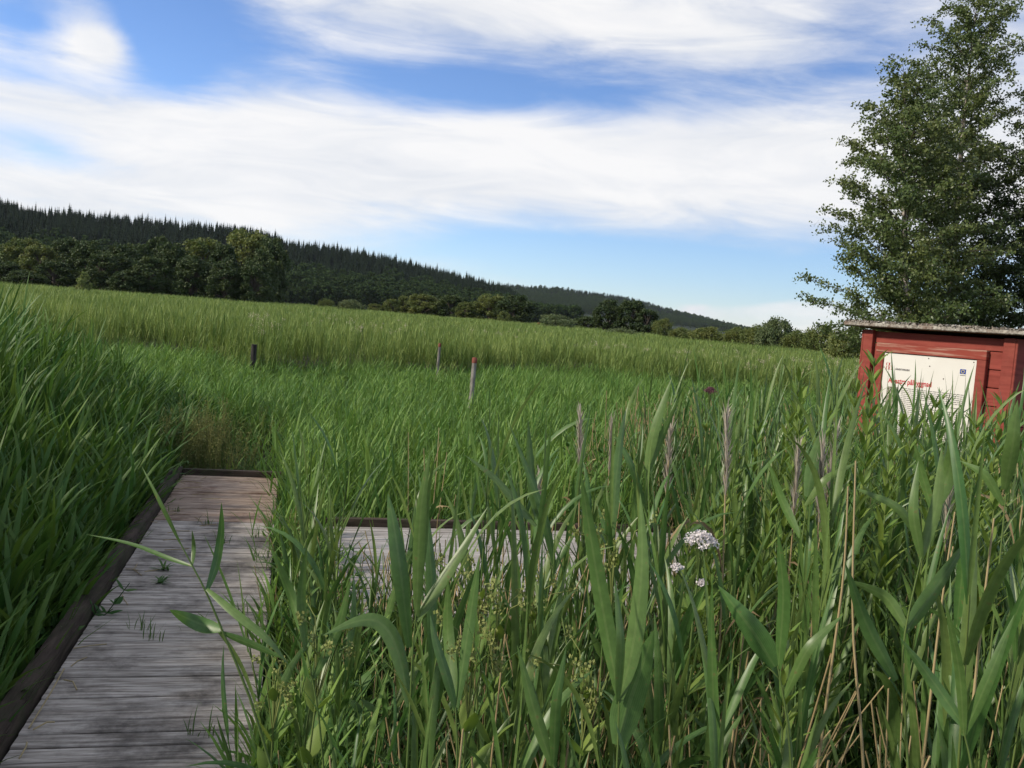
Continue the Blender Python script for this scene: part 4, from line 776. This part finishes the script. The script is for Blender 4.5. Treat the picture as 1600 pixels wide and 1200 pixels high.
pix_reed([(412, 1125), (371, 1044), (347, 985), (323, 922), (300, 884), (279, 843)], 2.35, [([(345, 983), (318, 977), (290, 965), (265, 953)], 21, .3), ([(324, 922), (340, 880), (347, 830), (346, 785)], 13, .25), ([(302, 885), (262, 872), (205, 848), (135, 835)], 6, .3), ([(282, 850), (260, 806), (240, 765), (221, 728)], 6, .6), ([(323, 920), (370, 960), (420, 998), (452, 1040)], 12, .6), ([(345, 988), (400, 1010), (445, 1030)], 11, .4), ([(300, 884), (303, 855), (300, 828)], 6, .6)], 'single reed leaning far out over the boardwalk planks')
pix_reed([(640, 1130), (645, 1010), (651, 950)], 2.2, [([(651, 965), (653, 875), (657, 788), (673, 700)], 17, .6), ([(640, 1012), (627, 897), (616, 823), (606, 771)], 23, .4), ([(650, 970), (675, 931), (718, 866), (762, 792)], 17, .75), ([(640, 1104), (623, 1009), (597, 968), (562, 966), (504, 993)], 24, .5), ([(652, 940), (664, 850), (668, 770), (680, 715)], 9, .6)], 'reed with four wide upright leaves in front of the platform')
pix_reed([(715, 1190), (712, 1105)], 2.1, [([(711, 1110), (698, 983), (700, 905)], 19, .55), ([(713, 1106), (735, 961), (749, 868)], 17, .45), ([(713, 1110), (700, 1060), (680, 1000), (672, 960)], 14, .35)], 'low reed with a fork of two upright leaves, beside the four leaved reed')
pix_reed([(868, 900), (838, 815)], 3.0, [([(838, 822), (813, 793), (774, 745), (725, 710)], 12, .6), ([(840, 812), (831, 745), (825, 655)], 15, .55), ([(868, 890), (850, 800), (795, 660)], 12, .4)], 'reed with a long leaf bending sideways across the dark grass', dYt=.1)
pix_reed([(965, 1190), (967, 1095)], 1.95, [([(969, 1098), (947, 983), (921, 831), (908, 742)], 24, .45), ([(967, 1165), (978, 1113), (1000, 1050), (1022, 985)], 44, .35), ([(968, 1092), (990, 1013), (1005, 880), (1000, 770)], 25, .55), ([(966, 1100), (972, 1000), (960, 900)], 14, .5)], 'large reed with very wide leaves rising in a fan')
pix_reed([(880, 1230), (862, 1190)], 1.9, [([(862, 1196), (835, 1113), (808, 1008)], 18, .5), ([(865, 1200), (868, 1100), (885, 1010)], 15, .4)], 'short reed with one slanting leaf, next to the wide leaved fan')
pix_reed([(1235, 1150), (1215, 1040)], 2.1, [([(1211, 1042), (1177, 987), (1122, 915)], 34, .2), ([(1216, 1045), (1225, 930), (1215, 830)], 20, .35), ([(1225, 1090), (1262, 1010), (1318, 960)], 15, .6)], 'reed with a broad dark leaf slanting out towards the white flower')
pix_reed([(1420, 1150), (1408, 1062), (1412, 985), (1440, 870)], 2.2, [([(1401, 1063), (1353, 976), (1320, 878)], 21, .3), ([(1415, 988), (1460, 923), (1515, 840)], 23, .5), ([(1440, 870), (1466, 784), (1472, 697)], 16, .7), ([(1440, 875), (1425, 800), (1435, 720)], 14, .6), ([(1418, 985), (1385, 930), (1320, 905)], 16, .65)], 'tall reed with wide leaves spreading both ways before the hut')
pix_reed([(1520, 1200), (1505, 1140)], 2.0, [([(1510, 1140), (1460, 1067), (1405, 995)], 18, .35), ([(1505, 1150), (1545, 1060), (1585, 960)], 16, .5), ([(1506, 1150), (1500, 1050), (1475, 930)], 14, .55)], 'low reed with crossed leaves below the dry stalks')
pix_reed([(1440, 930), (1462, 800)], 3.0, [([(1464, 792), (1484, 736), (1493, 670)], 21, .6), ([(1460, 810), (1440, 740), (1428, 690)], 12, .5), ([(1450, 860), (1405, 790), (1330, 760)], 12, .6)], 'reed with a sharp upright leaf crossing the sign board')
pix_reed([(1010, 900), (1010, 740)], 3.3, [([(1009, 735), (1023, 667), (1050, 590)], 14, .6), ([(1012, 740), (1035, 680), (1062, 620)], 10, .55), ([(1010, 800), (985, 720), (960, 680)], 10, .4)], 'tall slim reed whose leaf tips stand above the meadow')
pix_reed([(1245, 900), (1262, 780)], 3.0, [([(1261, 776), (1271, 720), (1286, 668)], 17, .5), ([(1258, 790), (1290, 745), (1345, 720)], 10, .75), ([(1250, 840), (1220, 780), (1200, 720)], 13, .4)], 'reed beside the dry plumes with one leaf rolled upright')
pix_reed([(1560, 900), (1572, 770)], 2.7, [([(1570, 765), (1583, 693), (1590, 625)], 20, .65), ([(1568, 790), (1540, 740), (1500, 720)], 12, .5)], 'reed with a blunt wide leaf in front of the hut corner')
pix_reed([(500, 1120), (478, 1010)], 2.4, [([(480, 1012), (455, 930), (420, 850)], 16, .4), ([(478, 1015), (470, 930), (480, 850)], 14, .55), ([(490, 1060), (530, 980), (548, 905)], 14, .45)], 'reed with three spread leaves by the boardwalk edge')

# dry reed stalks with or without plumes
def dead_variant(plume, seed):
    random.seed(seed); o = link('dry_reed', None); q = QB(); P = arc((0, 0, -.05), random.uniform(0, 6.28), 1.05, .0, random.uniform(.03, .22), 8); tube(q, P, np.linspace(.0042, .0022, 8), 5, random.uniform(.3, .9)); link('stem', q.mesh('stem', M['dead']), o)
    for k in range(2):
        q = QB(); f = random.uniform(.3, .8); blade(q, P[int(f * 7)], random.uniform(0, 6.28), random.uniform(.12, .25), .010, .4, random.uniform(1.8, 2.8), 7, .5, random.random(), 2.0); link('dry_leaf', q.mesh('dry_leaf', M['deadleaf']), o)
    if plume:
        q = QB(); rs = np.random.default_rng(seed)
        for k in range(120):
            f = .86 + .14 * k / 120; ii = f * 7; i0 = min(int(ii), 6); b = P[i0] + (P[i0 + 1] - P[i0]) * (ii - i0); blade(q, b, rs.uniform(0, 6.28), rs.uniform(.03, .065), .0042, rs.uniform(.05, .45), rs.uniform(.3, 1.3), 5, .1, rs.random(), 0)
        link('plume', q.mesh('plume', M['plume']), o)
    return o
DV = [dead_variant(False, 600 + i) for i in range(4)]; DP = [dead_variant(True, 620 + i) for i in range(4)]; DU = set(); random.seed(23)
def dead(x, y, h, plume, label, group, tilt=None):
    return put(random.choice(DP if plume else DV), DU, x, y, h, random.uniform(0, 6.28), tilt or (random.gauss(0, .06), random.gauss(0, .07)), label, 'dry reed', group, random.uniform(.9, 1.25))
k = 0
while k < 135:
    s, w = random.uniform(-2., 3.2), random.uniform(2.9, 6.0); p = sw2xy(s, w); x, y = float(p[0]), float(p[1]); d = math.hypot(x, y)
    if d < 1.9 or y < 1.5 or math.degrees(math.atan2(x, y)) > 32 or not bool(free(np.array(x), np.array(y), .05)): continue
    dead(x, y, random.uniform(.8, 1.45), False, near('bare tan dry reed stalk', x, y), 'bare dry stalks'); k += 1
for (px, py, Y) in ((1168, 640, 3.2), (1262, 690, 3.4), (1290, 655, 3.6), (1310, 680, 3.1), (1505, 730, 3.3), (940, 640, 4.2), (965, 650, 4.4), (1592, 600, 3.4), (1075, 660, 3.6), (870, 735, 3.8)):
    T = at(px, py, Y); dead(T[0], T[1], T[2] / 1.03, True, near('dry stalk carrying a faded feathery plume,', T[0], T[1]), 'plumed dry stalks', (random.gauss(0, .02), random.gauss(0, .03)))
for (st, Y, lb) in (([(1353, 1190), (1329, 987), (1337, 720)], 2.2, 'thick tan dry stalk standing straight before the hut'), ([(1513, 1170), (1534, 965), (1553, 810)], 2.2, 'slanting tan dry stalk in front of the hut corner'), ([(1290, 1100), (1320, 900), (1325, 760)], 2.4, 'dry stalk close behind the thick straight stalk'), ([(1455, 1080), (1470, 950), (1492, 800)], 2.5, 'thin dry stalk rising below the sign board')):
    pix_reed(st, Y, [], lb, .7, 'dead', .0048, 'dry_reed', 'dry reed')

# leafy herbs
def herb_variant(seed, pairs=20, ll=.20, lw=.025, whorl=4, mat='forb', bud=None, h=1.0):
    random.seed(seed); o = link('leafy_herb', None); q = QB(); P = arc((0, 0, -.05), random.uniform(0, 6.28), h + .05, .0, random.uniform(.03, .18), 8); tube(q, P, np.linspace(.005, .0025, 8), 5, .8); link('stem', q.mesh('stem', M['reed_stem']), o)
    for j in range(pairs):
        f = .22 + .78 * (j + .5) / pairs; ii = f * 7; i0 = min(int(ii), 6); b = P[i0] + (P[i0 + 1] - P[i0]) * (ii - i0); az = j * 1.1; q = QB(); sz = max(.55, min(1.0, (1.12 - f) * 2.6))
        for k in range(whorl): t0 = random.uniform(.65, 1.05) * (1.15 - .6 * f); blade(q, b, az + k * 6.283 / whorl + random.uniform(-.2, .2), ll * sz * random.uniform(.8, 1.1), lw * (.5 + .5 * sz), t0, t0 + random.uniform(.3, .9), 6, .3, random.uniform(.3, 1), 0, 1.2, .35, .25)
        link('leaf_whorl', q.mesh('leaf_whorl', M[mat]), o)
    if bud:
        q = QB(); rs = np.random.default_rng(seed)
        for k in range(9):
            tip = P[-1] + np.array([rs.normal(0, .05), rs.normal(0, .05), rs.uniform(-.05, .05)]); tube(q, [P[-2], (P[-1] + tip) / 2, tip], .0016, 3, .4); cards(q, tip + rs.normal(0, .009, (22, 3)), .010, .009, rs.uniform(0, 1, 22))
        link('bud_cluster', q.mesh('bud_cluster', M['bud']), o)
    return o
HV = [herb_variant(700 + i, h=1.9) for i in range(4)]; HB = [herb_variant(720 + i, 7, .12, .045, 2, 'forb', True) for i in range(3)]; HNt = [herb_variant(740 + i, 8, .11, .055, 2, 'nettle') for i in range(3)]; HUsed = set(); random.seed(31)
for (px, py, Y, lb) in ((1362, 548, 4.4, 'leafy herb with narrow leaves standing highest, overlapping the hut post'), (1245, 575, 4.6, None), (1330, 590, 4.8, None), (1437, 612, 4.5, 'leafy herb with its tip in front of the sign board'), (1555, 612, 4.3, None), (1275, 610, 4.2, None), (1210, 640, 4.4, None), (1300, 640, 3.9, None), (1385, 640, 4.0, None), (1540, 650, 4.2, None), (1420, 660, 3.8, None), (1490, 690, 3.8, None), (1230, 700, 3.7, None), (1350, 690, 3.7, None), (1160, 690, 4.3, None), (1090, 720, 4.0, None), (1585, 680, 3.6, None), (1340, 840, 2.9, None), (1410, 700, 3.4, None), (1565, 740, 3.2, None), (1190, 760, 3.4, None), (1120, 780, 3.5, None), (1300, 760, 3.2, None), (1050, 800, 3.3, None), (1460, 760, 3.1, None), (1525, 690, 4.0, None), (1185, 660, 4.6, None), (1265, 660, 4.5, None), (1240, 980, 2.3, 'pale young herb shoot among the dry stalks low down')):
    T = at(px, py, Y); put(random.choice(HV), HUsed, T[0], T[1], T[2] / 1.93, random.uniform(0, 6.28), (random.gauss(0, .03), random.gauss(0, .03)), lb or near('herb with whorls of narrow leaves,', T[0], T[1]), 'herb', 'narrow leaved herbs', T[2] / 1.93)
for (px, py, Y) in ((470, 985, 2.4), (985, 830, 3.0), (800, 905, 2.6), (815, 950, 2.5), (880, 920, 2.7), (745, 1000, 2.2), (430, 1050, 2.6), (905, 1000, 2.3)):
    T = at(px, py, Y); put(random.choice(HB), HUsed, T[0], T[1], T[2] / 1.02, random.uniform(0, 6.28), (random.gauss(0, .05), random.gauss(0, .05)), near('herb topped by loose yellowish green buds,', T[0], T[1]), 'herb', 'budding herbs', 1.0)
k = 0
while k < 40:
    s, w = random.uniform(-2.0, 1.2), random.uniform(1.0, 4.2); p = sw2xy(s, w); x, y = float(p[0]), float(p[1])
    if y < 1.5 or math.hypot(x, y) < 1.8: continue
    put(random.choice(HNt), HUsed, x, y, random.uniform(.6, .95), random.uniform(0, 6.28), (random.gauss(0, .1), random.gauss(0, .1)), near('low dark green nettle-like herb', x, y), 'herb', 'nettle-like herbs', random.uniform(.9, 1.2)); k += 1
# the white umbel
def umbel(px, py, Y, rad, mat, label, heads=1, extra=()):
    T = at(px, py, Y); o = link('flowering_herb', None, loc=(T[0], T[1], 0), label=label, cat='flower'); rs = np.random.default_rng(int(px)); h = T[2] - rad * .8
    q = QB(); P = np.array([(-.03, 0, -.05), (-.01, 0, h * .5), (0, 0, h - .06)]); tube(q, P, [.005, .004, .003], 6, .6); st = link('stem', q.mesh('stem', M['reed_stem']), o)
    for (ox, oz, rr) in [(0, 0, rad)] + list(extra):
        q = QB(); fq = QB(); c0 = np.array([ox, 0, h + oz])
        for k in range(16):
            a = k * 2.399; r_ = rr * math.sqrt((k + .5) / 16); t = c0 + np.array([math.cos(a) * r_, math.sin(a) * r_, rr * .75 * (1 - (r_ / rr) ** 2)])
            tube(q, [(ox * .3, 0, h - .1 + oz * .5), tuple(c0 * .5 + t * .5 - (0, 0, .01)), tuple(t)], .0014, 3, .5); pts = t + rs.normal(0, 1, (34, 3)) * np.array([.0075, .0075, .005]) * (rr / .04) ** .5; cards(fq, pts, .0075, .0068, rs.uniform(0, 1, 34))
        link('flower_head', fq.mesh('flower_head', M[mat], False), o); link('stalks', q.mesh('stalks', M['reed_stem']), o)
    for f in (.4, .55, .7, .85):
        for s_ in (0, math.pi):
            q = QB()
            for j in range(5): blade(q, (-.02 * (1 - f), 0, h * f), f * 9 + s_ + (j - 2) * .3, .12, .016, .7, 1.5, 6, .3, random.random(), 0, 1.2, .35, .25)
            link('leaf', q.mesh('leaf', M['forb']), o)
umbel(1097, 832, 2.6, .040, 'white', 'herb with a domed white flower head above small side heads', extra=((-.062, -.075, .010), (.012, -.115, .009)))
umbel(1110, 606, 6.0, .034, 'purple', 'herb with a dull purple flower head standing over the low reeds')

# litter and weeds on the planks
random.seed(41)
for i in range(26):
    s, w = random.uniform(-.6, 4.9), random.choice([random.uniform(.0, .22), random.uniform(.0, .8)]); c = sw2xy(s, w); q = QB(); L = random.uniform(.06, .26); a = random.uniform(0, 3.14); P = np.array([(0, 0, 0), (L / 2, random.uniform(-.02, .02), .003), (L, random.uniform(-.03, .03), .0)]); tube(q, P, .0022, 5, random.random())
    o = link('straw', q.mesh('straw', M['dead']), loc=(c[0], c[1], DECK + .004), label='dry straw lying on the boardwalk planks', cat='straw', group='straws on the planks'); o.rotation_euler.z = a
for (p0, p1, lb) in (((45, 1138), (100, 1045), 'longest pale straw slanting along the mossy edge beam'), ((52, 1140), (85, 1128), 'short pale straw crossing the end of the longest straw'), ((30, 1185), (42, 1160), 'bent straw lying by the edge beam near the boardwalk start'), ((100, 1062), (120, 1078), 'stub of straw beside the longest straw')):
    G = []
    for (px, py) in (p0, p1): d = ray(px, py); G.append(EYE + d * ((DECK + .012 - EYE[2]) / d[2]))
    q = QB(); g = G[0]; e = G[1] - g; tube(q, [(0, 0, 0), tuple(e * .5 + np.array([.008, .004, .012])), tuple(e)], .003, 5, .9); link('straw', q.mesh('straw', M['dead']), loc=tuple(g), label=lb, cat='straw')
for (px, py, nm) in ((255, 890, 'dark low weed rooted between the boardwalk planks'), (250, 912, 'dark low weed rooted between the boardwalk planks'), (300, 985, None), (325, 820, None), (345, 850, None), (310, 1150, None), (215, 985, None), (275, 800, None), (400, 840, None), (395, 870, None), (235, 1000, None), (380, 960, None)):
    d = ray(px, py); t = (DECK - EYE[2]) / d[2]; g = EYE + d * t; q = QB()
    if nm:
        for j in range(14): blade(q, (random.gauss(0, .02), random.gauss(0, .01), 0), random.uniform(0, 6.28), random.uniform(.05, .10), .014, random.uniform(.5, 1.1), 1.7, 5, .3, random.random(), 0, 1.2, .35, .3)
    else:
        for j in range(9): blade(q, (random.gauss(0, .03), random.gauss(0, .008), 0), random.uniform(0, 6.28), random.uniform(.04, .13), .005, random.uniform(.0, .5), random.uniform(.5, 1.6), 5, .3, random.random(), 0)
    link('weed', q.mesh('weed', M['nettle' if nm else 'bank']), loc=(g[0], g[1], DECK - .004), label=nm or 'thin grass tuft growing up through a plank joint', cat='weed', group='weeds on the boardwalk' if nm else 'grass tufts on the boardwalk')

for o in [o for o in bpy.data.objects if o.parent is None and o.type == 'EMPTY' and 'label' not in o]:   # prototypes never placed
    for c in list(o.children): bpy.data.objects.remove(c)
    bpy.data.objects.remove(o)

# ------------------------------------------------------------------ the air: thin haze over the whole marsh
hz = link('haze', box_mesh('haze', 9200, 9200, 201, None, 0), loc=(0, 0, 99.5), label='thin summer haze over the marsh and hills', cat='haze', kind='stuff')
hm, hnt = newmat('haze'); pv = nd(hnt, 'ShaderNodeVolumePrincipled'); pv.inputs['Color'].default_value = (.80, .88, 1, 1); pv.inputs['Density'].default_value = HAZE; pv.inputs['Anisotropy'].default_value = .2
ho = nd(hnt, 'ShaderNodeOutputMaterial'); hnt.links.new(pv.outputs[0], ho.inputs['Volume']); hz.data.materials.clear(); hz.data.materials.append(hm)
